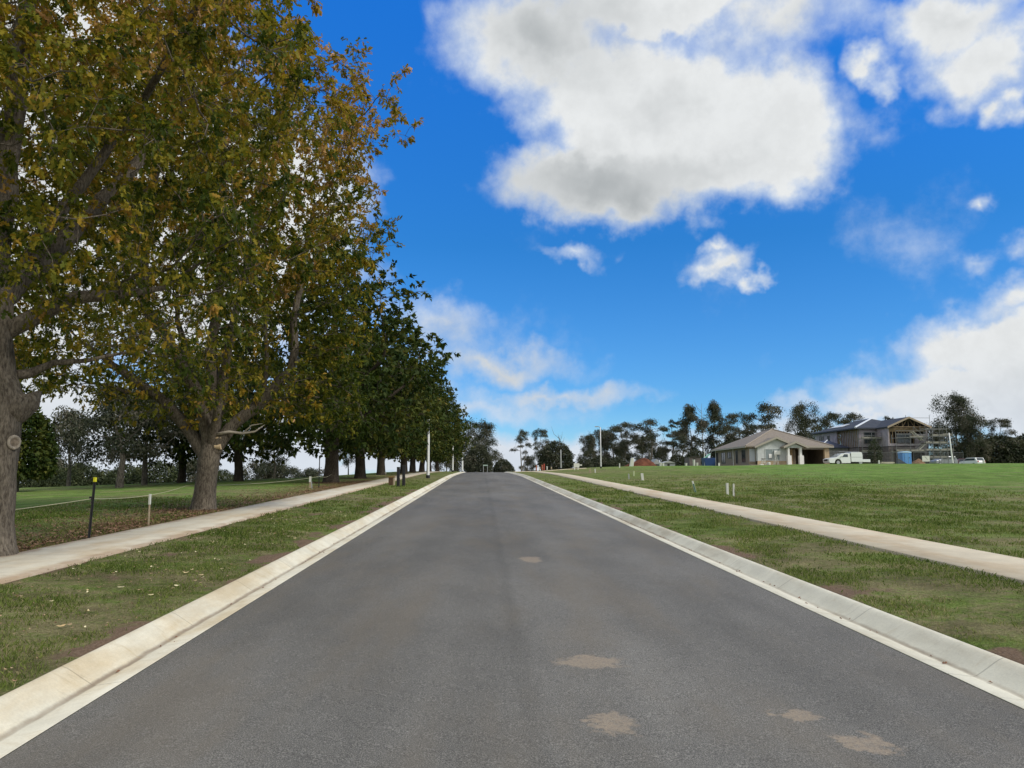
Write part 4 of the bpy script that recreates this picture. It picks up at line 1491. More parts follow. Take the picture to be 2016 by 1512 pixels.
for px, d, top, rz, lab in [(400, 120, 905, 0.3, 'distant grey gum seen under the second oak'), (525, 115, 912, 1.9, 'distant grey gum left of the sky gap under the oaks'), (560, 118, 918, 2.8, 'faint distant gum at the left of the sky gap'),
                            (130, 125, 905, 3.9, 'distant gum far behind the low park bushes'), (618, 130, 925, 0.9, 'distant low gum in the sky gap behind the thin stakes')]:
    far_tree('parkgum', 'gum_tree', px, d, top, rz, lab, 1.1, 'distant gums behind the park')
for px, d, top, rz, lab, kk in [(880, 190, 893, 0.4, 'small gum low behind the last oaks, left of the far white pole', 'parkgum'), (928, 175, 905, 2.2, 'little shrub tree by the left kerb at the crest', 'parkgum'),
                                (1040, 200, 898, 1.2, 'low far gum seen through the twin-stemmed gum', 'bushy')]:
    far_tree(kk, 'gum_tree', px, d, top, rz, lab, 0.9, 'gum trees on the skyline')


def dead_tree(px, d, top, label, seed):
    rng = np.random.default_rng(seed)
    x, y, z = spot(px, d)
    h = zat(top, d) - z
    mb = MB()
    mb.tube([(0, 0, -0.3), (0.1, 0, h * 0.4), (-0.1, 0, h * 0.7), (0.1, 0, h)], [0.16, 0.12, 0.07, 0.02], 6)
    for k in range(9):
        a = rng.uniform(0, 6.28)
        z0 = h * rng.uniform(0.45, 0.9)
        L = rng.uniform(0.8, 2.2)
        p1 = (0.6 * L * math.cos(a), 0.6 * L * math.sin(a), z0 + 0.5 * L)
        p2 = (0.9 * L * math.cos(a), 0.9 * L * math.sin(a), z0 + 1.3 * L)
        mb.tube([(0, 0, z0), p1, p2], [0.05, 0.035, 0.012], 4)
    o = thing('dead_tree', label, 'tree', (x, y, z))
    mb.build('trunk', M_GBARK, o, smooth=True)


dead_tree(1386, 174, 793, 'bare dead tree between the two tall dense gums', 4)
dead_tree(1102, 159, 856, 'dead branches poking out of the dome bush', 5)


# ------------------------------------------------------------------ buildings on the right
M_TANB = mat('tan_brick', (0.25, 0.205, 0.155), 0.9, var=0.15, vscale=6)
M_PALEB = mat('pale_brick', (0.44, 0.34, 0.22), 0.9, var=0.12, vscale=6)
M_RENDER = mat('grey_render', (0.50, 0.53, 0.53), 0.9, var=0.08)
M_TILE = mat('tan_roof', (0.215, 0.185, 0.155), 0.85, var=0.12, vscale=4, bump=0.3, bscale=14)
M_FASCIA = mat('fascia', (0.36, 0.33, 0.28), 0.7)
M_GLASS = mat('window_glass', (0.03, 0.04, 0.045), 0.08, 0.6)
M_FRAME = mat('window_frame', (0.09, 0.09, 0.09), 0.5)
M_WHITE = mat('white_paint', (0.78, 0.78, 0.76), 0.6)
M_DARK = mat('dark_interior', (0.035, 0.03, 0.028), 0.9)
M_DOOR = mat('tan_door', (0.42, 0.30, 0.17), 0.8, var=0.1)
M_WRAP = mat('pale_wall_wrap', (0.30, 0.27, 0.30), 0.7, var=0.22, vscale=1.2)
M_WRAPG = mat('grey_wall_wrap', (0.30, 0.285, 0.30), 0.8, var=0.25, vscale=1.5)
M_GROOF = mat('grey_metal_roof', (0.050, 0.057, 0.072), 0.75, 0.2, var=0.12, vscale=1.4)
M_TIMBER = mat('bare_timber', (0.19, 0.14, 0.085), 0.85, var=0.25, vscale=3)
M_PLANK = mat('scaffold_plank', (0.25, 0.24, 0.21), 0.85, var=0.25, vscale=1.5)
M_STEEL = mat('galvanised_steel', (0.20, 0.205, 0.21), 0.6, 0.4, metal=0.3)
M_BRICKD = mat('dark_brick', (0.135, 0.115, 0.115), 0.9, var=0.25, vscale=3)
M_FLASH = mat('bright_flashing', (0.62, 0.66, 0.70), 0.4, 0.5)


def window(parent, x0, x1, z0, z1, y, axis='y', mull=1, frame=M_FRAME, glass=M_GLASS, out=-1, name='window'):
    """a framed window standing proud of a wall plane at y (or x when axis is 'x')"""
    fr = MB()
    w = 0.07

    def bx(mb, a0, a1, c0, c1, t0, t1):
        t0, t1 = sorted((y + out * t0, y + out * t1))
        if axis == 'y':
            mb.box(a0, a1, t0, t1, c0, c1)
        else:
            mb.box(t0, t1, a0, a1, c0, c1)
    bx(fr, x0, x1, z0, z0 + w, -0.05, 0.05)
    bx(fr, x0, x1, z1 - w, z1, -0.05, 0.05)
    bx(fr, x0, x0 + w, z0 + w, z1 - w, -0.05, 0.05)
    bx(fr, x1 - w, x1, z0 + w, z1 - w, -0.05, 0.05)
    for k in range(1, mull + 1):
        xm = x0 + (x1 - x0) * k / (mull + 1)
        bx(fr, xm - 0.025, xm + 0.025, z0 + w, z1 - w, -0.04, 0.04)
    f = fr.build(name, frame, parent)
    g = MB()
    bx(g, x0 + w, x1 - w, z0 + w, z1 - w, -0.02, 0.015)
    g.build('pane', glass, f)
    return f


def hip_roof(x0, x1, y0, y1, ze, pitch, th=0.18):
    """solid hip roof over a rectangle"""
    w, l = x1 - x0, y1 - y0
    m = min(w, l) / 2
    h = m * math.tan(R(pitch))
    if w <= l:
        a, b = ((x0 + x1) / 2, y0 + m), ((x0 + x1) / 2, y1 - m)
    else:
        a, b = (x0 + m, (y0 + y1) / 2), (x1 - m, (y0 + y1) / 2)
    mb = MB()
    e = [(x0, y0, ze), (x1, y0, ze), (x1, y1, ze), (x0, y1, ze), (x0, y0, ze + th), (x1, y0, ze + th), (x1, y1, ze + th), (x0, y1, ze + th), (*a, ze + th + h), (*b, ze + th + h)]
    f = [(0, 3, 2, 1), (0, 1, 5, 4), (1, 2, 6, 5), (2, 3, 7, 6), (3, 0, 4, 7)]
    if w <= l:
        f += [(4, 5, 8), (5, 6, 9, 8), (6, 7, 9), (7, 4, 8, 9)]
    else:
        f += [(4, 5, 9, 8), (5, 6, 9), (6, 7, 8, 9), (7, 4, 8)]
    mb.add(e, f)
    return mb, (a, b, ze + th + h)


def gable_roof(mb, xc, half, y0, y1, ze, rise, th=0.16):
    """two sloping slabs meeting at a ridge running along y"""
    mb.prism([(xc - half, ze), (xc, ze + rise), (xc + half, ze), (xc + half, ze + th), (xc, ze + rise + th * 1.15), (xc - half, ze + th)][::-1], y1 - y0, 'y', y0)
    return mb


def house_one():
    bx, by, _ = spot(1478, 102)
    bz = TZ(bx + 5, by)
    h = thing('brick_house', 'single-storey tan brick house with hip roof, white gable and open garage, nearly finished', 'house', (bx, by, bz - 0.05), 0)
    MB().box(-0.4, 11.2, -1.9, 15.0, -0.4, 0.10).build('slab', mat('slab_concrete', (0.40, 0.36, 0.30), 0.9), h)
    # walls
    D = 14.6
    w = MB()
    w.box(0, 0.25, 0.0, D, 0.1, 2.45)
    w.box(0.25, 0.95, 0.0, 0.25, 0.1, 2.45)
    w.box(0.25, 10.9, D - 0.25, D, 0.1, 2.45)
    w.box(10.65, 10.9, 0.3, D - 0.25, 0.1, 2.45)
    w.box(6.4, 6.62, 0.6, 8.0, 0.1, 2.45)
    w.box(6.62, 10.65, 6.2, 6.4, 0.1, 2.45)
    w.build('wall', M_TANB, h)
    MB().box(10.28, 10.92, -0.15, 0.3, 0.1, 2.43).build('pier', M_PALEB, h)
    MB().box(6.62, 10.28, -0.02, 0.2, 2.18, 2.44).build('garage_beam', M_FASCIA, h)
    # white gable front
    g = MB()
    g.box(0.95, 5.1, -0.75, -0.55, 0.62, 2.45)
    g.prism([(0.75, 2.45), (6.1, 2.45), (3.45, 3.58)], 0.2, 'y', -0.75)
    g.box(0.95, 1.15, -0.55, 0.0, 0.62, 2.45)
    g.box(5.1, 5.3, -0.75, 0.9, 0.1, 2.45)
    g.build('gable_wall', M_RENDER, h)
    MB().box(0.93, 5.1, -0.79, -0.53, 0.1, 0.62).build('brick_plinth', M_PALEB, h)
    f = window(h, 1.95, 3.95, 0.72, 2.22, -0.75, mull=1, frame=M_RENDER, glass=mat('grey_glass', (0.22, 0.26, 0.27), 0.2, 0.5))
    MB().box(2.45, 2.85, -0.83, -0.81, 1.0, 1.55).build('taped_notice', M_WHITE, f)
    MB().box(3.12, 3.95, -1.02, -0.81, 1.45, 1.98).build('meter_box', M_WHITE, h, bevel=0.02)
    # recessed panel at the near corner
    MB().box(0.10, 0.86, -0.035, -0.003, 0.55, 2.25).build('window_cover', mat('blueish_cover', (0.42, 0.46, 0.50), 0.6), h)
    # portico
    p = MB()
    for a, b in ((4.62, 5.12), (6.2, 6.76)):
        p = MB()
        p.box(a, b, -1.75, -1.25, 0.1, 1.32)
        p.box(a + 0.06, b - 0.20, -1.69, -1.31, 1.32, 2.32)
        p.build('portico_pier', M_WHITE, h)
    q = MB()
    q.prism([(4.35, 2.32), (6.95, 2.32), (5.62, 2.86)], 0.14, 'y', -1.72)
    q.build('portico_gable', M_RENDER, h)
    MB().box(5.45, 6.2, 0.55, 0.62, 0.1, 2.2).build('front_door', M_DOOR, h)
    MB().box(5.30, 5.45, 0.50, 0.62, 0.1, 2.3).build('dark_door_strip', M_DARK, h)  # dark strip beside the front door
    MB().box(5.3, 6.4, 0.63, 0.75, 0.1, 2.44).build('entry_wall', M_TANB, h)
    # roofs
    main, (ra, rb, rz) = hip_roof(-0.5, 11.4, -0.4, D + 0.5, 2.45, 23.5)
    roof = main.build('roof', M_TILE, h)
    gr = MB()
    gable_roof(gr, 3.45, 2.95, -1.15, 3.2, 2.36, 1.25)
    gable_roof(gr, 5.65, 1.62, -2.05, 1.2, 2.30, 0.68)
    gr.build('gable_roof', M_TILE, roof)
    br = MB()
    for xc, hf, y, ze, rise in ((3.45, 2.97, -1.19, 2.30, 1.25), (5.65, 1.64, -2.09, 2.24, 0.68)):
        br.prism([(xc - hf, ze), (xc, ze + rise), (xc, ze + rise + 0.28), (xc - hf, ze + 0.26)], 0.04, 'y', y)
        br.prism([(xc, ze + rise), (xc + hf, ze), (xc + hf, ze + 0.26), (xc, ze + rise + 0.28)], 0.04, 'y', y)
    br.build('bargeboard', M_FASCIA, roof)
    gt = MB()
    gt.box(-0.58, -0.503, -0.4, D + 0.5, 2.40, 2.60)
    gt.box(6.9, 11.45, -0.475, -0.403, 2.40, 2.60)
    gt.build('gutter', M_FASCIA, roof)
    rc = MB()
    rc.tube([(-0.5, -0.4, 2.66), (ra[0], ra[1], rz + 0.03), (rb[0], rb[1], rz + 0.03)], 0.09, 6)
    rc.tube([(11.4, -0.4, 2.66), (ra[0], ra[1], rz + 0.03)], 0.09, 6)
    rc.build('ridge_cap', mat('ridge_tile', (0.27, 0.235, 0.20), 0.85), roof)
    # side windows, from the back to the near corner
    for a, b, z0, z1 in ((9.9, 11.7, 0.5, 2.1), (7.1, 8.8, 1.15, 2.05), (4.3, 5.2, 0.35, 2.2), (1.2, 2.7, 0.5, 2.2)):
        window(h, a, b, z0, z1, 0.0, axis='x', mull=1 if b - a > 1 else 0)
    MB().box(-0.03, -0.003, 13.3, 14.7, 0.1, 2.15).build('side_doorway_shade', M_DARK, h)  # dark panel on the wall; shade inside the doorway put into its colour
    for yy in (14.3, 6.1):
        MB().tube([(-0.09, yy, 0.1), (-0.09, yy, 2.45)], 0.05, 6).build('downpipe', M_WHITE, h)
    return bx, by, bz


def house_two():
    bx, by, _ = spot(1700, 114.6)
    bz = TZ(bx + 5, by)
    h = thing('unfinished_house', 'two-storey house under construction with grey roof, pale wall wrap and bare timber', 'house', (bx, by, bz - 0.1))
    E = 5.55
    MB().box(-0.2, 9.6, -0.2, 14.9, -0.5, 0.12).build('slab', mat('slab_concrete_grey', (0.36, 0.34, 0.31), 0.9), h)
    lo = MB()
    lo.box(0, 9.3, 0, 0.2, 0.12, 2.75)
    lo.box(0, 0.2, 0.2, 14.7, 0.12, 2.75)
    lo.box(9.1, 9.3, 0.2, 14.7, 0.12, 2.75)
    lo.box(2.9, 3.1, -3.4, 0, 0.12, 2.75)
    lo.box(3.1, 8.9, -3.4, -3.2, 0.12, 2.75)
    lo.box(8.7, 8.9, -3.2, 0, 0.12, 2.75)
    lo.build('ground_floor_wall', M_BRICKD, h)
    MB().box(0.0, 0.2, 6.8, 14.7, 2.85, E).build('upper_wall', M_WRAP, h)
    MB().box(0.25, 2.9, 0.0, 0.2, 2.85, E).build('upper_wall', M_WRAP, h)
    up = MB()
    up.box(9.1, 9.3, 0, 14.7, 2.85, E)
    up.box(2.9, 3.1, -3.4, 0.0, 2.85, E)
    up.box(6.9, 8.7, -3.42, -3.2, 2.0, 4.6)
    up.box(3.1, 6.9, -3.4, -3.2, 2.85, 3.25)
    up.box(8.7, 8.9, -3.4, 0, 2.0, E)
    up.build('upper_wall', M_WRAP, h)
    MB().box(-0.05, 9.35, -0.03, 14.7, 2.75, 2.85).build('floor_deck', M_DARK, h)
    # bare stud frames
    st = MB()
    for k in range(12):
        y = 0.3 + k * 0.56
        st.box(0.02, 0.12, y, y + 0.09, 2.85, E)
    st.box(0.02, 0.12, 0.25, 6.7, E - 0.12, E - 0.02)
    st.build('stud_frame', M_TIMBER, h)
    st = MB()
    for k in range(9):
        x = 3.15 + k * 0.44
        st.box(x, x + 0.09, -3.38, -3.29, 3.25, E)
    st.box(3.1, 8.7, -3.40, -3.28, E - 0.55, E - 0.02)
    st.build('stud_frame', M_TIMBER, h)
    MB().box(0.5, 0.7, 0.4, 6.6, 2.85, E).build('inner_wall', M_WRAPG, h)
    MB().box(3.3, 8.6, -2.6, -2.45, 2.85, E).build('inner_wall', M_DARK, h)  # dark sheet behind the studs; room shade put into its colour
    for x0, x1, z0, z1 in ((1.0, 2.7, 3.35, 5.15),):
        window(h, x0, x1, z0, z1, 0.0, mull=1)
    window(h, 4.2, 6.4, 3.3, 4.75, -3.42, mull=1)
    window(h, 11.6, 13.2, 3.7, 5.1, 0.0, axis='x', mull=1)
    window(h, 9.3, 10.1, 3.7, 5.1, 0.0, axis='x', mull=0)
    # roofs
    main, (ra, rb, rz) = hip_roof(-0.55, 9.85, -0.55, 15.2, E, 18.5, 0.2)
    roof = main.build('roof', M_GROOF, h)
    fl = MB()
    fl.tube([(-0.55, -0.55, E + 0.24), (ra[0], ra[1], rz + 0.03)], 0.14, 6)
    fl.tube([(ra[0], ra[1], rz + 0.03), (rb[0], rb[1], rz + 0.03)], 0.10, 6)
    fl.build('hip_flashing', M_FLASH, roof)
    w = MB()
    gable_roof(w, 5.9, 3.25, -3.95, 4.5, E, 1.42, 0.16)
    w.build('gable_roof', M_GROOF, roof)
    tr = MB()
    for (a, b, z) in ((2.8, 9.0, E + 0.05), ):
        tr.box(a, b, -3.75, -3.65, z, z + 0.14)
    for xx in (4.1, 5.0, 5.9, 6.8, 7.7):
        tr.tube([(xx, -3.7, E + 0.1), (xx, -3.7, E + 0.1 + 1.36 * (1 - abs(xx - 5.9) / 3.25))], 0.045, 4)
    for a, b in ((4.1, 5.0), (7.7, 6.8), (5.0, 5.9), (6.8, 5.9)):
        tr.tube([(a, -3.7, E + 0.1), (b, -3.7, E + 0.1 + 1.36 * (1 - abs(b - 5.9) / 3.25))], 0.04, 4)
    tr.build('roof_truss', M_TIMBER, h)
    bb = MB()
    bb.prism([(2.6, E - 0.1), (5.9, E + 1.36), (5.9, E + 1.64), (2.6, E + 0.18)], 0.05, 'y', -4.02)
    bb.prism([(5.9, E + 1.36), (9.2, E - 0.1), (9.2, E + 0.18), (5.9, E + 1.64)], 0.05, 'y', -4.02)
    bb.build('bargeboard', mat('raw_fascia', (0.33, 0.27, 0.20), 0.8), roof)
    MB().prism([(3.2, E), (8.6, E), (5.9, E + 1.15)], 0.08, 'y', -2.6).build('gable_shade_sheet', M_DARK, h)  # dark sheet added behind the truss; roof-space shade put into its colour
    # skylight panel and its bright rim
    kx0, ky0, ky1 = 1.1, 7.2, 11.6
    def onroof(x):
        return E + 0.2 + (x + 0.55) * math.tan(R(18.5)) + 0.05
    pn = MB()
    pn.add([(kx0, ky0, onroof(kx0)), (kx0 + 1.3, ky0, onroof(kx0 + 1.3)), (kx0 + 1.3, ky1, onroof(kx0 + 1.3)), (kx0, ky1, onroof(kx0)),
            (kx0, ky0, onroof(kx0) + 0.08), (kx0 + 1.3, ky0, onroof(kx0 + 1.3) + 0.08), (kx0 + 1.3, ky1, onroof(kx0 + 1.3) + 0.08), (kx0, ky1, onroof(kx0) + 0.08)],
           [(0, 3, 2, 1), (4, 5, 6, 7), (0, 1, 5, 4), (1, 2, 6, 5), (2, 3, 7, 6), (3, 0, 4, 7)])
    pn.build('skylight', M_FLASH, roof)
    # low wing on the left with its own hip roof
    MB().box(-4.2, -0.02, 3.2, 11.0, 0.0, 2.75).build('side_wing_wall', M_WRAPG, h)
    lw, _ = hip_roof(-4.7, 0.0 - 0.02, 2.7, 11.6, 2.75, 27, 0.16)
    lr = lw.build('side_wing_roof', mat('dark_blue_roof', (0.045, 0.052, 0.085), 0.5, 0.4), h)
    MB().tube([(-4.7, 2.7, 2.95), (-2.36, 5.04, 4.14)], 0.08, 6).build('hip_flashing', M_FLASH, lr)
    # ground floor openings as dark panels, inside shade put into their colour
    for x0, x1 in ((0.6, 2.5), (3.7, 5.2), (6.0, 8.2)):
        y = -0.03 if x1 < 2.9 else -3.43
        MB().box(x0, x1, y, y + 0.027, 0.2, 2.35).build('opening_shade', M_DARK, h)
    return bx, by, bz - 0.1


H1 = house_one()
H2 = house_two()


# ------------------------------------------------------------------ scaffold round the unfinished house
def scaffold(name, label, loc, nx, bay, depth, levels, lift, seed, rails=True, top_rail=0.0, planks_at=None):
    rng = np.random.default_rng(seed)
    o = thing(name, label, 'scaffold', loc)
    st = MB()
    for i in range(nx + 1):
        for j in (0, 1):
            st.tube([(i * bay, j * depth, -0.2), (i * bay, j * depth, levels * lift + (0.9 if j == 0 else 0.5))], 0.035, 6)
    for k in range(1, levels + 1):
        for j in (0, 1):
            st.tube([(0, j * depth, k * lift), (nx * bay, j * depth, k * lift)], 0.03, 5)
        for i in range(nx + 1):
            st.tube([(i * bay, 0, k * lift - 0.05), (i * bay, depth, k * lift - 0.05)], 0.03, 5)
        if rails:
            for dz in (0.5, 1.0):
                if k * lift + dz < levels * lift + 1.05:
                    st.tube([(0, 0, k * lift + dz), (nx * bay, 0, k * lift + dz)], 0.03, 5)
    for i in range(nx):
        if i % 2 == 0:
            st.tube([(i * bay, -0.05, 0.1), ((i + 1) * bay, -0.05, lift)], 0.025, 5)
    st.build('steel_frame', M_STEEL, o)
    for k in (planks_at or range(1, levels + 1)):
        a = 0 if rng.random() < 0.7 else bay
        pk = MB()
        for q in range(3):
            e = rng.uniform(-0.25, 0.3)
            pk.box(a - 0.2 + e, nx * bay + 0.2 + e, 0.10 + q * (depth - 0.2) / 3, 0.06 + (q + 1) * (depth - 0.2) / 3, k * lift + 0.035, k * lift + 0.085 + 0.004 * q)
        pb = pk.build('planks', M_PLANK, o)
        if rng.random() < 0.75:
            MB().box(a - 0.1, nx * bay + 0.1, 0.040, 0.075, k * lift + 0.09, k * lift + 0.30).build('toe_board', M_PLANK, o)
    return o


hx, hy, hz = H2
scaffold('scaffold', 'steel scaffold with grey planks across the recessed front of the unfinished house', (hx - 0.2, hy - 1.75, hz), 2, 1.5, 1.2, 2, 2.0, 1)
scaffold('scaffold', 'steel scaffold with grey planks before the timber gable of the unfinished house', (hx + 3.1, hy - 5.2, hz), 2, 2.1, 1.2, 2, 2.0, 2)
scaffold('scaffold', 'dense plank scaffold at the right flank of the unfinished house', (hx + 7.5, hy - 5.2, hz), 3, 1.05, 1.3, 5, 1.05, 3, rails=False)
scaffold('scaffold', 'outermost low scaffold tower beside the leaning white pole', (hx + 10.85, hy - 4.0, hz), 1, 1.4, 1.3, 4, 1.1, 4, rails=False)


def stair(name, label, p0, p1, w=0.7):
    o = thing(name, label, 'stair', p0)
    d = Vector(p1) - Vector(p0)
    mb = MB()
    for s in (0, w):
        mb.tube([(0, s, 0), (d.x, s, d.z)], 0.06, 5)
    n = 9
    for k in range(n + 1):
        f = k / n
        mb.box(d.x * f - 0.11, d.x * f + 0.11, 0.02, w - 0.02, d.z * f - 0.02, d.z * f + 0.03)
    mb.build('treads', mat('pale_stair', (0.55, 0.54, 0.46), 0.8), o)
    rl = MB()
    rl.tube([(0, 0, 0.75), (d.x, 0, d.z + 0.75)], 0.03, 5)
    for k in (0, 1):
        rl.tube([(d.x * k, 0, d.z * k), (d.x * k, 0, d.z * k + 0.75)], 0.025, 5)
    rl.build('handrail', M_STEEL, o)
    return o


sy = hy - 5.0
def at2(px, row, d=None):
    d = d or sy
    return (d * (px - 950) / 1514, d, zat(row, d))
stair('stair', 'pale scaffold stair rising to the right, lower flight', at2(1823, 886), at2(1846, 867))
stair('stair', 'pale scaffold stair rising to the left, upper flight', at2(1834, 865), at2(1815, 848))
# hoist rail above the gable
o = thing('hoist_rail', 'thin edge rail standing above the apex of the timber gable', 'rail', (hx + 5.9, hy - 3.1, hz + 7.0))
mb = MB()
x1 = 3.6
mb.tube([(0, 0, -0.6), (0, 0, 0.45)], 0.035, 5)
mb.tube([(0, 0, 0.05), (x1, 0, 0.05)], 0.03, 5)
mb.tube([(x1, 0, -2.4), (x1, 0, 0.5)], 0.035, 5)
mb.build('rail', M_STEEL, o)


# ------------------------------------------------------------------ vehicles
M_CARW = mat('white_car_paint', (0.74, 0.76, 0.77), 0.25, 0.6)
M_TYRE = mat('tyre_rubber', (0.02, 0.02, 0.02), 0.9)
M_RIM = mat('wheel_rim', (0.45, 0.46, 0.47), 0.35, 0.6, metal=0.7)
M_CGLASS = mat('car_glass', (0.045, 0.060, 0.070), 0.06, 0.7)


def wheel(parent, x, y, r=0.36, w=0.22):
    t_ = MB()
    t_.tube([(x, y - w / 2, r), (x, y - w / 2 + 0.03, r), (x, y + w / 2 - 0.03, r), (x, y + w / 2, r)], [r - 0.04, r, r, r - 0.04], 20)
    t = t_.build('wheel', M_TYRE, parent)
    MB().tube([(x, y - w / 2 - 0.012, r), (x, y + w / 2 + 0.012, r)], r * 0.62, 14).build('rim', M_RIM, t)


def ute():
    x, y, z = spot(1639.5, 97.5)
    u = thing('parked_ute', 'white single-cab ute with white canopy and tray, parked in front of the garage', 'ute', (x, y, z + 0.02))
    W = 1.8
    body = [(0.06, 0.42), (0.12, 0.28), (0.78, 0.26), (0.80, 0.45), (0.92, 0.68), (1.10, 0.79), (1.34, 0.79), (1.52, 0.68), (1.64, 0.45), (1.66, 0.26), (2.86, 0.26), (2.86, 1.02), (2.80, 1.50), (1.98, 1.52), (1.70, 1.46), (1.06, 1.02), (0.30, 0.92), (0.08, 0.80), (0.02, 0.62)]
    MB().prism(body, W, 'y', 0).build('body', M_CARW, u, bevel=0.04)
    for yy in (-0.012, W - 0.008):
        MB().prism([(1.72, 1.03), (2.52, 1.05), (2.50, 1.40), (2.05, 1.40)], 0.02, 'y', yy).build('side_window', M_CGLASS, u)
    ws = MB()
    ws.add([(1.10, 0.12, 1.065), (1.10, W - 0.12, 1.065), (1.66, W - 0.16, 1.452), (1.66, 0.16, 1.452), (1.06, 0.12, 1.085), (1.06, W - 0.12, 1.085), (1.64, W - 0.16, 1.48), (1.64, 0.16, 1.48)],
           [(0, 1, 2, 3), (7, 6, 5, 4), (0, 4, 5, 1), (1, 5, 6, 2), (2, 6, 7, 3), (3, 7, 4, 0)])
    ws.build('windscreen', mat('pale_windscreen', (0.30, 0.34, 0.36), 0.06, 0.7), u)
    for yy in (0.08, W - 0.36):
        MB().box(-0.012, 0.10, yy, yy + 0.28, 0.66, 0.80).build('headlight', mat('headlamp', (0.6, 0.62, 0.65), 0.1, 0.6), u)
    MB().box(-0.005, 0.06, 0.42, W - 0.42, 0.55, 0.78).build('grille', M_DARK, u)
    MB().box(1.66, 1.75, -0.16, -0.02, 1.08, 1.20).build('mirror', M_CARW, u, bevel=0.02)
    MB().box(2.86, 2.92, 0.03, W - 0.03, 0.30, 1.50).build('cab_gap_shade', M_DARK, u)  # dark filler block; shade between cab and canopy put into its colour
    MB().prism([(2.92, 0.42), (4.42, 0.42), (4.42, 1.30), (4.36, 1.58), (4.22, 1.68), (3.00, 1.66), (2.92, 1.60)], W + 0.06, 'y', -0.03).build('canopy', M_CARW, u, bevel=0.03)
    MB().box(2.96, 4.36, -0.036, -0.031, 1.02, 1.045).build('canopy_seam', M_DARK, u)
    MB().box(4.425, 5.42, -0.02, W + 0.02, 0.40, 0.76).build('tray', M_CARW, u, bevel=0.02)
    rk = MB()
    for xx in (1.5, 2.75, 3.9):
        rk.tube([(xx, 0.1, 1.50 if xx < 2.9 else 1.64), (xx, 0.1, 1.76), (xx, W - 0.1, 1.76), (xx, W - 0.1, 1.50 if xx < 2.9 else 1.64)], 0.02, 5)
    rk.tube([(1.4, 0.14, 1.77), (4.1, 0.14, 1.77)], 0.025, 5)
    rk.tube([(1.4, W - 0.14, 1.77), (4.1, W - 0.14, 1.77)], 0.025, 5)
    rk.build('roof_rack', M_STEEL, u)
    MB().box(2.95, 5.3, 0.3, W - 0.3, 0.22, 0.40).build('chassis', M_DARK, u)
    for xx in (1.22, 4.15):
        for yy in (0.12, W - 0.12):
            wheel(u, xx, yy)


def car(px, d, rz, paint, label, name='parked_car'):
    x, y, z = spot(px, d)
    c = thing(name, label, 'car', (x, y, z + 0.02), rz)
    W = 1.8
    prof = [(-2.2, 0.35), (2.2, 0.35), (2.24, 0.72), (2.05, 0.92), (1.15, 1.02), (0.55, 1.48), (0.25, 1.60), (-1.75, 1.62), (-2.12, 1.05), (-2.24, 0.85)]
    MB().prism(prof, W, 'y', -W / 2).build('body', paint, c, bevel=0.06)
    for yy in (-W / 2 - 0.010, W / 2 - 0.010):
        MB().prism([(-1.70, 1.10), (0.92, 1.08), (0.48, 1.44), (0.2, 1.50), (-1.60, 1.50)], 0.02, 'y', yy).build('side_window', M_CGLASS, c)
    rw = MB()
    rw.add([(-2.10, -0.72, 1.10), (-2.10, 0.72, 1.10), (-1.80, 0.66, 1.54), (-1.80, -0.66, 1.54), (-2.16, -0.72, 1.12), (-2.16, 0.72, 1.12), (-1.86, 0.66, 1.57), (-1.86, -0.66, 1.57)],
           [(0, 1, 2, 3), (7, 6, 5, 4), (0, 4, 5, 1), (1, 5, 6, 2), (2, 6, 7, 3), (3, 7, 4, 0)])
    rw.build('rear_window', M_CGLASS, c)
    for s in (-1, 1):
        MB().box(-2.27, -2.18, s * 0.72 - 0.13, s * 0.72 + 0.13, 0.80, 1.02).build('tail_light', mat('tail_lamp', (0.35, 0.02, 0.02), 0.2, 0.5), c)
        for xx in (-1.35, 1.38):
            wheel(c, xx, s * (W / 2 - 0.10), 0.34)
    return c


ute()
car(1909, 146, 2.9, mat('dark_red_paint', (0.10, 0.022, 0.025), 0.3, 0.5), 'dark red car parked behind the white pole, right of the scaffold')
car(1931, 142, 1.75, M_CARW, 'white car parked end-on beside the dark red car, before the scrub')
car(1872, 132, 3.3, mat('silver_paint', (0.30, 0.32, 0.34), 0.3, 0.5, metal=0.4), 'silver car standing low behind the scaffold base')


# ------------------------------------------------------------------ poles, stakes and small things
M_POLE = mat('white_pole', (0.72, 0.73, 0.72), 0.5, var=0.06)
M_GPOLE = mat('grey_pole', (0.33, 0.34, 0.33), 0.6, var=0.1)
M_BLACK = mat('black_paint', (0.018, 0.018, 0.020), 0.6)
M_STAKE = mat('stake_timber', (0.36, 0.29, 0.20), 0.9, var=0.15, vscale=9)
M_YEL = mat('yellow_cap', (0.72, 0.68, 0.03), 0.5)
M_STAKEW = mat('white_stake', (0.58, 0.59, 0.54), 0.7, var=0.05)


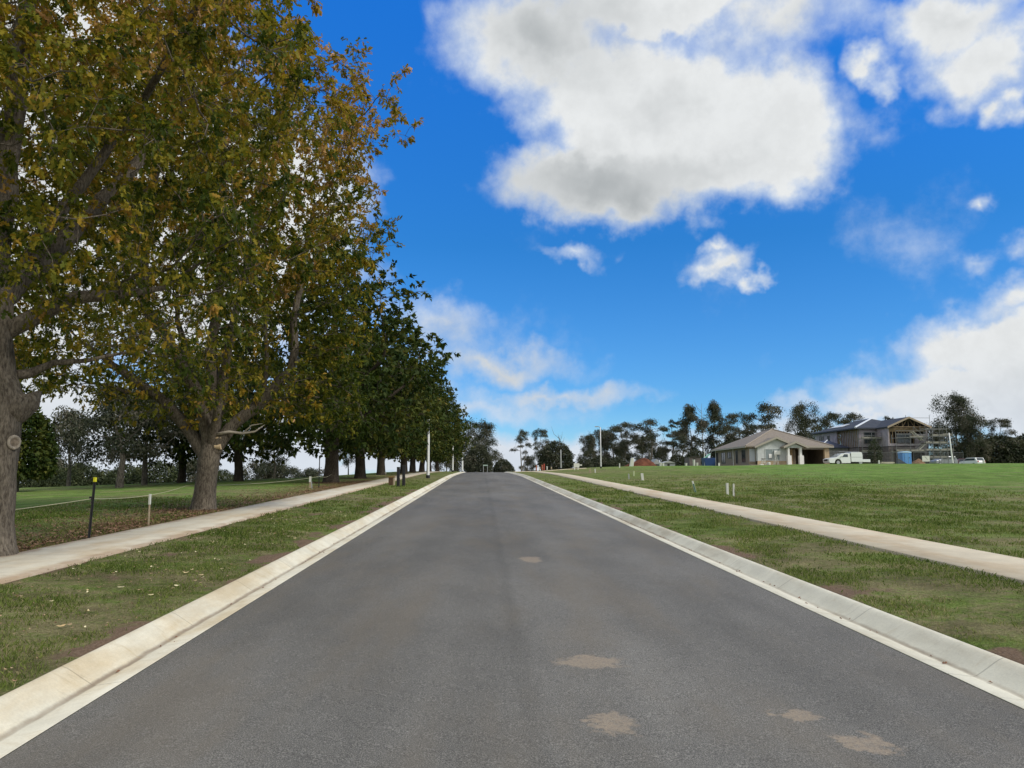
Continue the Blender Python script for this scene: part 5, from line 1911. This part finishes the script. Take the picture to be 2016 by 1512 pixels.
def pole(name, label, px, d, top, r=0.085, m=None, band=False, head=False, lean=0.0, group='white light poles'):
    x, y, z = spot(px, d)
    h = zat(top, d) - z
    o = thing(name, label, 'pole', (x, y, z), 0, group)
    MB().tube([(0, 0, -0.3), (0, 0, 0.0), (lean * h * 0.5, 0, h * 0.5), (lean * h, 0, h)], [r * 1.25, r * 1.2, r, r * 0.75], 14).build('shaft', m or M_POLE, o, smooth=True)
    MB().tube([(0, 0, -0.05), (0, 0, 0.22)], r * 1.5, 14).build('base_sleeve', M_BLACK, o)
    if band:
        MB().tube([(lean * (h - 0.42), 0, h - 0.42), (lean * (h - 0.3), 0, h - 0.26)], r * 0.95, 14).build('dark_band', M_BLACK, o)
    if head:
        hd = MB()
        hd.tube([(lean * h, 0, h - 0.05), (lean * h - 0.15, 0, h + 0.08), (lean * h - 0.35, 0, h + 0.10)], 0.04, 8)
        hd.box(lean * h - 0.72, lean * h - 0.25, -0.10, 0.10, h + 0.05, h + 0.15)
        hd.build('lamp_head', M_GPOLE, o)
    return o


pole('light_pole', 'tall white pole on the left verge beyond the two black bollards', 844, 59, 815, 0.10, band=True)
pole('light_pole', 'white pole further up the left verge, before the last oaks', 892, 107, 868, 0.10, band=True)
pole('light_pole', 'farthest white pole on the left, by the kerb at the crest', 911, 140, 886, 0.13)
pole('light_pole', 'street light with small lamp arm, rising from the field right of the road', 1183, 101, 841, 0.065, head=True)
pole('light_pole', 'short grey pole in front of the dome-shaped bush', 1104, 128, 885, 0.11, m=M_GPOLE)
pole('light_pole', 'leaning white pole between the scaffold and the tallest gum', 1892, 100, 850, 0.085, lean=-0.06)


# star picket with its yellow cap
def picket(px, d, top, label, cap=True, lean=0.0):
    x, y, z = spot(px, d)
    h = zat(top, d) - z
    o = thing('star_picket', label, 'post', (x, y, z), 0, 'posts carrying the rope line')
    mb = MB()
    sh = [(0.022, 0.003), (0.004, 0.004), (0.003, 0.024), (-0.003, 0.024), (-0.004, 0.004), (-0.022, -0.008), (-0.020, -0.014), (0.0, -0.005), (0.020, -0.014), (0.022, -0.008)]
    n = len(sh)
    mb.add([(p[0], p[1], -0.3) for p in sh] + [(p[0] + lean * h, p[1], h) for p in sh], [tuple(range(n - 1, -1, -1)), tuple(range(n, 2 * n))] + [(i, (i + 1) % n, (i + 1) % n + n, i + n) for i in range(n)])
    mb.build('post', M_BLACK, o)
    if cap:
        MB().box(lean * h - 0.025, lean * h + 0.025, -0.025, 0.025, h - 0.035, h + 0.05).build('cap', M_YEL, o, bevel=0.008)
        MB().box(lean * 0.7 * h - 0.05, lean * 0.7 * h - 0.01, -0.035, -0.005, 0.70, 0.76).build('rope_clip', M_BLACK, o)
    return (x, y, z, h)


def stake(px, d, top, label, m=M_STAKE, head=None, lean=0.0, w=0.02, group='survey stakes', hf=0.35, name='survey_stake'):
    x, y, z = spot(px, d)
    h = zat(top, d) - z
    o = thing(name, label, 'stake', (x, y, z), 0, group)
    k = h * (1 - hf) if head else h
    mb = MB()
    mb.add([(-w, -w, -0.15), (w, -w, -0.15), (w, w, -0.15), (-w, w, -0.15), (lean * k - w, -w, k), (lean * k + w, -w, k), (lean * k + w, w, k), (lean * k - w, w, k)],
           [(0, 3, 2, 1), (4, 5, 6, 7), (0, 1, 5, 4), (1, 2, 6, 5), (2, 3, 7, 6), (3, 0, 4, 7)])
    mb.build('shaft', m, o)
    if head:
        w2 = w * 1.5
        mb = MB()
        mb.add([(lean * k - w2, -w2, k + 0.001), (lean * k + w2, -w2, k + 0.001), (lean * k + w2, w2, k + 0.001), (lean * k - w2, w2, k + 0.001),
                (lean * h - w2, -w2, h), (lean * h + w2, -w2, h), (lean * h + w2, w2, h), (lean * h - w2, w2, h)],
               [(0, 3, 2, 1), (4, 5, 6, 7), (0, 1, 5, 4), (1, 2, 6, 5), (2, 3, 7, 6), (3, 0, 4, 7)])
        mb.build('painted_top', head, o)
    return (x, y, z, h)


pk = picket(203, 14.4, 945, 'black steel picket with yellow cap beside the left footpath', lean=0.05)
s1 = stake(314, 17.3, 972, 'thin timber stake with white painted top, right of the yellow-capped picket', head=M_STAKEW, w=0.013, hf=0.34)
p2 = picket(634, 39, 904, 'thin dark rod standing just left of the third oak trunk', cap=False)
s2 = stake(617, 38.5, 938, 'grey stake beside the thin dark rod, further up the left path', head=M_STAKEW, w=0.03, hf=0.5)
s3 = stake(621.5, 37.5, 948, 'short leaning grey stake in front of the thin dark rod', m=M_GPOLE, w=0.02, lean=-0.15)
stake(762, 62, 929, 'little white stake at the path edge between oak trunks', head=M_STAKEW, w=0.03)

# rope line sagging between the posts and past the trunks
o = thing('rope_line', 'thin pale rope strung along the left footpath past the oak trunks', 'rope', (0, 0, 0))
x1, y1, z1 = pk[0] + 0.02, pk[1], pk[2] + 0.72
pts = []
xa, ya = -8.15, 6.0
za = TZ(xa, ya) + 0.72
anchors = [(xa, ya, za), (x1, y1, z1), (-8.28, 22.0, TZ(-8.28, 22.0) + 0.68), (p2[0] + 0.03, p2[1], p2[2] + 0.55), (-9.0, 46.6, TZ(-9.0, 46.6) + 0.5)]
for a, b in zip(anchors[:-1], anchors[1:]):
    for k in range(14):
        f = k / 14
        pts.append((a[0] + (b[0] - a[0]) * f, a[1] + (b[1] - a[1]) * f, a[2] + (b[2] - a[2]) * f - 0.10 * 4 * f * (1 - f)))
pts.append(anchors[-1])
MB().tube(pts, 0.0065, 5).build('rope', mat('pale_rope', (0.42, 0.40, 0.26), 0.9), o)


# bollards and the brown box on the left verge
def bollard(px, d, top, label, w=0.075):
    x, y, z = spot(px, d)
    h = zat(top, d) - z
    o = thing('bollard', label, 'bollard', (x, y, z), 0, 'black bollards on the left verge')
    MB().box(-w, w, -w, w, -0.2, h).build('post', M_BLACK, o, bevel=0.012)
    MB().box(-w * 1.15, w * 1.15, -w * 1.15, w * 1.15, h, h + 0.03).build('cap', mat('bollard_cap', (0.05, 0.05, 0.055), 0.5), o, bevel=0.008)
    MB().box(w + 0.001, w + 0.02, -w * 0.6, w * 0.6, 0.05, h * 0.45).build('timber_strip', mat('weathered_strip', (0.10, 0.08, 0.06), 0.9), o)


bollard(786.5, 41, 920.5, 'black square bollard on the left verge, nearer the brown box')
bollard(797, 42, 917.5, 'black square bollard on the left verge, nearer the road')
x, y, z = spot(774, 43)
o = thing('service_box', 'squat brown service box with rusty lid beside the left footpath', 'box', (x, y, z))
MB().box(-0.155, 0.085, -0.16, 0.16, -0.1, 0.40).build('cabinet', mat('brown_box', (0.085, 0.050, 0.030), 0.8, var=0.3, vscale=9), o, bevel=0.012)
MB().box(0.086, 0.165, -0.14, 0.14, -0.1, 0.38).build('side_panel', mat('pale_side', (0.34, 0.28, 0.19), 0.8), o, bevel=0.006)
MB().box(-0.17, 0.18, -0.18, 0.18, 0.401, 0.47).build('lid', mat('rusty_lid', (0.22, 0.13, 0.045), 0.8, var=0.3, vscale=9), o, bevel=0.012)

# survey stakes and service markers in the right field
M_GRN = mat('green_marker', (0.05, 0.13, 0.09), 0.6)
rs = [
    (1433, 30.5, 951, 'stout pale marker post in the right field, left one of the close pair', M_STAKEW, 0.045, 0.0, None),
    (1445, 29.5, 952.5, 'slimmer white stake in the right field, right one of the close pair', M_STAKEW, 0.028, 0.04, None),
    (1371, 33, 947, 'dark green and white marker leaning left in the right field', M_STAKEW, 0.035, -0.32, None),
    (1265.5, 49, 931.5, 'white service marker in the right field, nearest of the group below the dirt mound', M_STAKEW, 0.075, -0.12, None),
    (1248, 58, 927, 'greenish stake behind the white service marker', mat('pale_green', (0.42, 0.47, 0.28), 0.7), 0.05, 0.0, None),
    (1238.5, 52, 932.5, 'small tilted grey peg left of the greenish stake', M_GPOLE, 0.04, -0.1, None),
    (1161, 72, 922.5, 'short pale stake left of the street light pole', M_STAKE, 0.05, 0.0, None),
    (1171.5, 72, 923, 'short pale stake right beside the street light pole', M_STAKEW, 0.05, 0.0, None),
    (1741, 96, 905.5, 'small white stake right of the ute tray', M_STAKEW, 0.075, 0.0, None),
    (1956, 97, 906, 'white stake standing alone near the right edge', M_STAKEW, 0.10, -0.08, None),
    (1220, 98, 912, 'small white peg on the crest between the pole and the dirt mound', M_STAKEW, 0.06, 0.0, None),
    (1418, 100, 911, 'white peg near the left corner of the tan house', M_STAKEW, 0.10, 0.0, None),
]
for px, d, top, lab, m, w, ln, hd in rs:
    stake(px, d, top, lab, m=m, w=w, lean=ln)
gx, gy, gz = spot(1368.5, 33)
o = thing('marker_tag', 'dark green slat leaning against the white marker in the right field', 'marker', (gx, gy - 0.05, gz))
MB().prism([(0.0, -0.05), (0.05, -0.05), (-0.05, 0.36), (-0.10, 0.34)], 0.02, 'y', 0).build('slat', M_GRN, o)
gx, gy, gz = spot(1447, 27.5)
o = thing('sapling', 'thin bare rod of a sapling at the edge of the right footpath', 'sapling', (gx, gy, gz))
mb = MB()
mb.tube([(0, 0, -0.1), (0.01, 0, 0.2), (-0.01, 0, 0.42)], [0.009, 0.007, 0.003], 5)
mb.tube([(0.005, 0, 0.18), (0.06, 0.01, 0.27)], [0.005, 0.002], 4)
mb.build('stem', M_BARKD, o)

# things along the crest right of the road
def bollard_orange(px, d, top, m, label, w=0.09):
    x, y, z = spot(px, d)
    h = zat(top, d) - z
    o = thing('barrier_post', label, 'post', (x, y, z), 0, 'barrier posts at the road end')
    MB().tube([(0, 0, -0.2), (0, 0, h - 0.06), (0, 0, h)], [w, w, w * 0.6], 10).build('post', m, o)
    MB().tube([(0, 0, -0.02), (0, 0, 0.08)], w * 1.5, 10).build('foot', M_BLACK, o)


M_OR = mat('orange_plastic', (0.34, 0.11, 0.06), 0.7)
bollard_orange(1055.5, 118, 916, M_OR, 'orange post at the road end, leftmost of the three', 0.10)
bollard_orange(1067, 118, 915, M_OR, 'faded orange post, middle of the three at the road end', 0.12)
bollard_orange(1070.8, 117, 913, mat('red_plastic', (0.38, 0.07, 0.045), 0.6), 'bright red-orange post, tallest of the three at the road end', 0.10)
bollard_orange(1062, 116, 919, M_STAKEW, 'small white post between the orange posts', 0.09)
bollard_orange(1076.5, 117, 918, M_STAKEW, 'pale post right of the bright red-orange one', 0.10)
bollard_orange(1085, 117, 919, M_STAKE, 'low pale peg left of the short grey pole', 0.10)

gx, gy, gz = spot(1134, 96)
o = thing('site_sign', 'white panel on two legs on the crest of the right field', 'sign', (gx, gy, gz), 0.1)
z0 = zat(912, 96) - gz
MB().box(-0.30, 0.42, 0, 0.04, z0 - 0.52, z0).build('panel', M_STAKEW, o, bevel=0.01)
for sx in (-0.24, 0.20):
    MB().box(sx, sx + 0.10, -0.01, 0.05, -0.2, z0 - 0.5).build('leg', M_STAKEW, o)
MB().box(0.43, 0.75, 0, 0.04, z0 - 0.30, z0 - 0.14).build('side_flap', M_STAKEW, o)

# street name sign beyond the crest, seen edge-on over the road
gx, gy, gz = spot(953, 133)
o = thing('street_sign', 'small green and white sign blade on a grey post where the road vanishes', 'sign', (gx, gy, gz))
zt = zat(917, 133) - gz
MB().tube([(-0.1, 0, -0.2), (-0.1, 0, zt)], 0.05, 8).build('post', M_GPOLE, o)
MB().box(-0.16, 0.66, -0.02, 0.02, zt, zt + 0.17).build('blade', mat('pale_green_blade', (0.38, 0.50, 0.42), 0.5), o, bevel=0.01)
MB().tube([(0.6, 0, -0.2), (0.6, 0, zt)], 0.04, 8).build('post', M_GPOLE, o)

# red dirt mound
def mound(name, px, d, half, top, label, m, seed, depth=3.0, skew=0.2):
    x, y, z = spot(px, d)
    h = zat(top, d) - z
    n, k = 28, 14
    V = []
    for j in range(k + 1):
        f = j / k
        for i in range(n):
            a = 2 * math.pi * i / n
            rr = (1 - f) ** 0.8
            jit = 1 + 0.22 * (float(fbm(np.array(a * 1.6 + seed), np.array(f * 4.0), seed, 3)) - 0.5) * 2
            V.append((half * rr * jit * math.cos(a) + skew * half * f, depth * rr * jit * math.sin(a), -0.3 + (h + 0.3) * f ** 0.9 * (1 + 0.1 * (jit - 1))))
    F = [(j * n + i, j * n + (i + 1) % n, (j + 1) * n + (i + 1) % n, (j + 1) * n + i) for j in range(k) for i in range(n)]
    mb = MB()
    mb.add(V, F)
    ob = mb.build(name, m, None, smooth=True)
    ob.location = (x, y, z)
    tag(ob, label, 'dirt heap')


M_RED = mat('red_soil', (0.115, 0.048, 0.030), 1.0, 0.05, var=0.35, vscale=1.5, bump=1.0, bscale=5)
mound('dirt_mound', 1262, 128, 3.0, 901, 'heap of red-brown soil on the skyline below the umbrella-topped gum', M_RED, 3)
mound('dirt_mound', 1818, 108, 1.5, 902, 'small orange-brown heap behind the fence right of the blue toilet', mat('orange_soil', (0.19, 0.12, 0.075), 1.0, 0.05, var=0.3), 7, 1.2)


def shed(px0, px1, d, top, m, mr, label, name='site_shed', rise=0.5, depth=3.0):
    x0, y, z = spot(px0, d)
    x1_, _, z2 = spot(px1, d)
    z = min(z, z2) - 0.3
    h = zat(top, d) - z
    w = x1_ - x0
    o = thing(name, label, 'shed', (x0, y, z))
    MB().box(0, w, 0, depth, -0.2, h - rise).build('wall', m, o)
    r = MB()
    r.prism([(-0.12, h - rise), (w + 0.12, h - rise), (w / 2, h)], depth + 0.3, 'y', -0.15)
    r.build('roof', mr, o)
    MB().box(w * 0.35, w * 0.55, -0.04, -0.003, -0.1, (h - rise) * 0.85).build('door', M_DARK, o)


shed(1286, 1300, 130, 903, mat('grey_sheet', (0.27, 0.27, 0.28), 0.7), M_GPOLE, 'small grey pitched shed just right of the red dirt mound', rise=0.9)
shed(1307, 1330, 128, 907, mat('pale_grey_sheet', (0.30, 0.31, 0.33), 0.7, var=0.1), M_GPOLE, 'low grey rounded shed left of the temporary fence', rise=0.35)
shed(1359, 1382, 122, 898, mat('dull_brown_sheet', (0.135, 0.115, 0.11), 0.8, var=0.2), mat('dark_lid', (0.09, 0.08, 0.085), 0.7), 'dark flat-roofed site shed left of the blue skip bin', name='site_shed', rise=0.06)

# leaning white sheet
gx, gy, gz = spot(1243, 120)
o = thing('wrapped_pallet', 'tall white wrapped bundle standing left of the red dirt mound', 'bundle', (gx, gy, gz - 0.2))
zt = zat(901, 120) - gz + 0.2
MB().prism([(-0.32, -0.1), (0.30, -0.1), (0.46, zt * 0.5), (0.42, zt), (0.02, zt * 0.97), (-0.12, zt * 0.5)], 0.5, 'y', 0).build('bundle', M_STAKEW, o, bevel=0.05)
for px, top, lab in ((1301, 911, 'white bucket left of the low rounded shed'), (1306, 911.5, 'white bucket touching the low rounded shed'), (1368, 905, 'white drum before the dark flat-roofed shed'), (1352, 912, 'cream block on the crest left of the white drums'), (1374, 911, 'cream block on the crest below the dark shed')):
    gx, gy, gz = spot(px, 112)
    zt = zat(top, 112) - gz
    o = thing('bucket', lab, 'bucket', (gx, gy, gz), 0, 'white buckets on the building sites')
    MB().tube([(0, 0, -0.1), (0, 0, zt - 0.04), (0, 0, zt)], [0.15, 0.19, 0.20], 12).build('pail', M_STAKEW, o)
    MB().tube([(0, 0, zt + 0.001), (0, 0, zt + 0.03)], 0.21, 12).build('lid', M_POLE, o)

# blue skip bin with a green flap
gx, gy, gz = spot(1389, 108)
o = thing('skip_bin', 'dark blue skip bin against the left end of the tan house', 'skip bin', (gx, gy, gz))
zt = zat(901, 108) - gz
MB().prism([(0.15, 0.02), (1.5, 0.02), (1.62, zt), (0.0, zt)], 1.6, 'y', 0).build('bin', mat('blue_steel', (0.012, 0.045, 0.15), 0.5, 0.4), o, bevel=0.03)
MB().prism([(0.15, zt + 0.01), (0.28, zt + 0.01), (1.05, zt + 0.52), (0.98, zt + 0.58)], 0.9, 'y', 0.3).build('flap', mat('green_flap', (0.22, 0.50, 0.33), 0.6), o)
MB().tube([(0.12, 0.3, 0.0), (0.12, 0.3, zt + 1.05)], 0.05, 6).build('upright', M_POLE, o)

# portable toilet
gx, gy, gz = spot(1789.5, 105)
o = thing('portable_toilet', 'bright blue portable toilet in front of the unfinished house', 'toilet', (gx, gy, gz))
zt = zat(887.5, 105) - gz
MB().box(0, 1.3, 0, 1.2, 0.05, zt - 0.22).build('cabin', mat('toilet_blue', (0.085, 0.26, 0.58), 0.45, 0.4), o, bevel=0.05)
MB().prism([(-0.05, zt - 0.22), (1.35, zt - 0.22), (1.25, zt - 0.05), (0.65, zt + 0.02), (0.05, zt - 0.05)], 1.3, 'y', -0.05).build('roof', mat('toilet_roof', (0.42, 0.62, 0.78), 0.5), o, bevel=0.03)
d_ = MB().box(0.28, 1.02, -0.035, -0.002, 0.12, zt - 0.30).build('door', mat('toilet_door', (0.10, 0.30, 0.62), 0.45, 0.4), o, bevel=0.01)
MB().box(0.90, 0.96, -0.07, -0.036, 0.95, 1.1).build('handle', M_DARK, d_)
# dark sheet leaning beside it
MB_ = MB().prism([(-1.0, 0.0), (0.85, -0.0), (0.2, 0.25), (-0.95, 0.95)], 0.4, 'y', -0.5)
o2 = thing('rubble_skip', 'dark sloping skip at the foot of the blue toilet', 'skip bin', (gx, gy, gz))
MB_.build('bin', mat('dark_grey_steel', (0.06, 0.075, 0.095), 0.6), o2)

# white board with a site notice, timber stack, temporary fence
gx, gy, gz = spot(1829.5, 103.4)
o = thing('site_notice', 'white notice board hung on the temporary fence before the scaffold', 'sign', (gx, gy, gz))
za, zb = zat(908, 103.4) - gz, zat(896.5, 103.4) - gz
MB().box(0, 1.05, -0.03, 0, za, zb).build('board', M_STAKEW, o, bevel=0.01)
MB().prism([(0.30, zb - 0.1), (0.42, zb - 0.08), (0.80, za + 0.28), (0.72, za + 0.22)], 0.004, 'y', -0.035).build('printed_stripe', M_GPOLE, o)

gx, gy, gz = spot(1744, 103)
o = thing('timber_stack', 'low stack of pale planks lying left of the blue toilet', 'timber stack', (gx, gy, gz))
rg = random.Random(4)
for k in range(4):
    mb = MB()
    for q in range(4):
        a = rg.uniform(-0.1, 0.15)
        mb.box(a, 1.9 + a, q * 0.22, q * 0.22 + 0.18, 0.1 + k * 0.095, 0.185 + k * 0.095)
    mb.build('plank_layer', M_PLANK if k % 2 else mat('pale_plank', (0.62, 0.56, 0.44), 0.8, var=0.1), o)


def fence_panel(px, d, label, w=2.3, h=1.75, rz=0.0):
    x, y, z = spot(px, d)
    o = thing('fence_panel', label, 'fence', (x, y, z - 0.05), rz, 'temporary wire fence panels round the building site')
    f = MB()
    f.tube([(0, 0, 0.05), (0, 0, h), (w, 0, h), (w, 0, 0.05)], 0.022, 6)
    f.tube([(0, 0, 0.15), (w, 0, 0.15)], 0.018, 5)
    f.build('frame', M_STEEL, o)
    ms = MB()
    for k in range(1, 23):
        ms.tube([(w * k / 23, 0, 0.15), (w * k / 23, 0, h)], 0.0045, 3)
    for k in range(1, 8):
        ms.tube([(0, 0, 0.15 + (h - 0.15) * k / 8), (w, 0, 0.15 + (h - 0.15) * k / 8)], 0.0045, 3)
    ms.build('wire_mesh', M_STEEL, o)
    MB().box(-0.25, 0.25, -0.12, 0.12, -0.05, 0.10).build('foot_block', M_GPOLE, o)


for k, (px, lab) in enumerate(((1698, 'wire fence panel behind the rear of the ute'), (1733, 'wire fence panel around the slim tree'), (1768, 'wire fence panel behind the plank stack'), (1812, 'wire fence panel right of the blue toilet'),
                               (1846, 'wire fence panel right of the white notice board'), (1881, 'wire fence panel crossing behind the leaning white pole'))):
    fence_panel(px, 103.6 + 0.05 * k, lab)

# goal-like prop beside the ute tray
gx, gy, gz = spot(1705, 101)
o = thing('trestle_frame', 'pale metal prop frame standing behind the ute tray', 'frame', (gx, gy, gz))
MB().tube([(0, 0, 0), (0, 0, 1.45), (1.35, 0, 1.45), (1.35, 0, 0)], 0.05, 6).build('frame', M_STEEL, o)

# slim young tree before the unfinished house
GP['slim'] = bush_proto(61, 3.6, 0.85, 2600, 0.13, low=0.08, m=M_FARG)
far_tree('slim', 'young_tree', 1733, 101, 862, 0.2, 'slim dark green young tree before the recessed front of the unfinished house', 1.0, None)

# sawhorse, tub and ladder stand in front of the white gable
gx, gy, gz = spot(1508, 99)
o = thing('sawhorse', 'pale sawhorse in front of the white gable wall', 'sawhorse', (gx, gy, gz))
mb = MB()
for yy in (0.0, 0.5):
    mb.tube([(-0.30, yy, -0.05), (0, yy, 0.85)], 0.04, 5)
    mb.tube([(0.42, yy, -0.05), (0.12, yy, 0.85)], 0.04, 5)
mb.tube([(-0.14, 0.0, 0.4), (0.27, 0.0, 0.4)], 0.03, 5)
mb.build('legs', M_STAKEW, o)
MB().box(-0.12, 0.24, -0.15, 0.65, 0.84, 0.93).build('beam', M_PLANK, o)
gx, gy, gz = spot(1518, 98.5)
o = thing('mixing_tub', 'round white tub on the ground right of the sawhorse', 'tub', (gx, gy, gz))
MB().tube([(0, 0, -0.1), (0, 0, 0.12), (0, 0, 0.36), (0, 0, 0.42)], [0.16, 0.20, 0.22, 0.19], 14).build('tub', M_STAKEW, o, smooth=True)
MB().tube([(0, 0, 0.421), (0, 0, 0.44)], 0.15, 14).build('contents', M_GPOLE, o)
gx, gy, gz = spot(1505, 98)
o = thing('cement_bag', 'low cream bag lying left of the white tub', 'bag', (gx, gy, gz))
MB().box(-0.28, 0.22, 0, 0.4, -0.02, 0.19).build('bag', M_STAKEW, o, bevel=0.06)
gx, gy, gz = spot(1532, 100.2)
o = thing('step_ladder', 'white step ladder leaning by the portico of the tan house', 'ladder', (gx, gy, gz))
mb = MB()
for yy in (0, 0.45):
    mb.tube([(-0.12, yy, 0), (0.02, yy, 1.45)], 0.03, 5)
    mb.tube([(0.45, yy, 0), (0.08, yy, 1.45)], 0.03, 5)
for k in range(6):
    mb.box(-0.13 + 0.02 * k, -0.03 + 0.02 * k, 0, 0.45, 0.2 + k * 0.22, 0.24 + k * 0.22)
mb.build('ladder_frame', M_STAKEW, o)

# short side path that meets the road at the crest on the right, and a patch of bare yard round the houses
def patch(name, x0, x1, y0, y1, m, lift=0.02, n=24):
    xs = np.linspace(x0, x1, n)
    ys = np.linspace(y0, y1, n)
    X, Y = np.meshgrid(xs, ys)
    ed = (X > x0) & (X < x1) & (Y > y0) & (Y < y1)
    Z = T(X, Y) + np.where(ed, lift, -0.06)
    V = np.stack([X.ravel(), Y.ravel(), Z.ravel()], 1)
    i = np.arange(n - 1)[:, None] * n + np.arange(n - 1)[None, :]
    F = np.stack([i, i + 1, i + 1 + n, i + n], -1).reshape(-1, 4)
    o = link(name, np_mesh(name, V, F, m))
    o['kind'] = 'structure'


patch('side_path', XR1 + 0.05, 15, 108.5, 110.2, M_PATHR, 0.05)
patch('house_yard', 33, 52, 97.5, 106, mat('yard_soil', (0.21, 0.14, 0.09), 1.0, 0.05, var=0.25, vscale=0.8), 0.07)
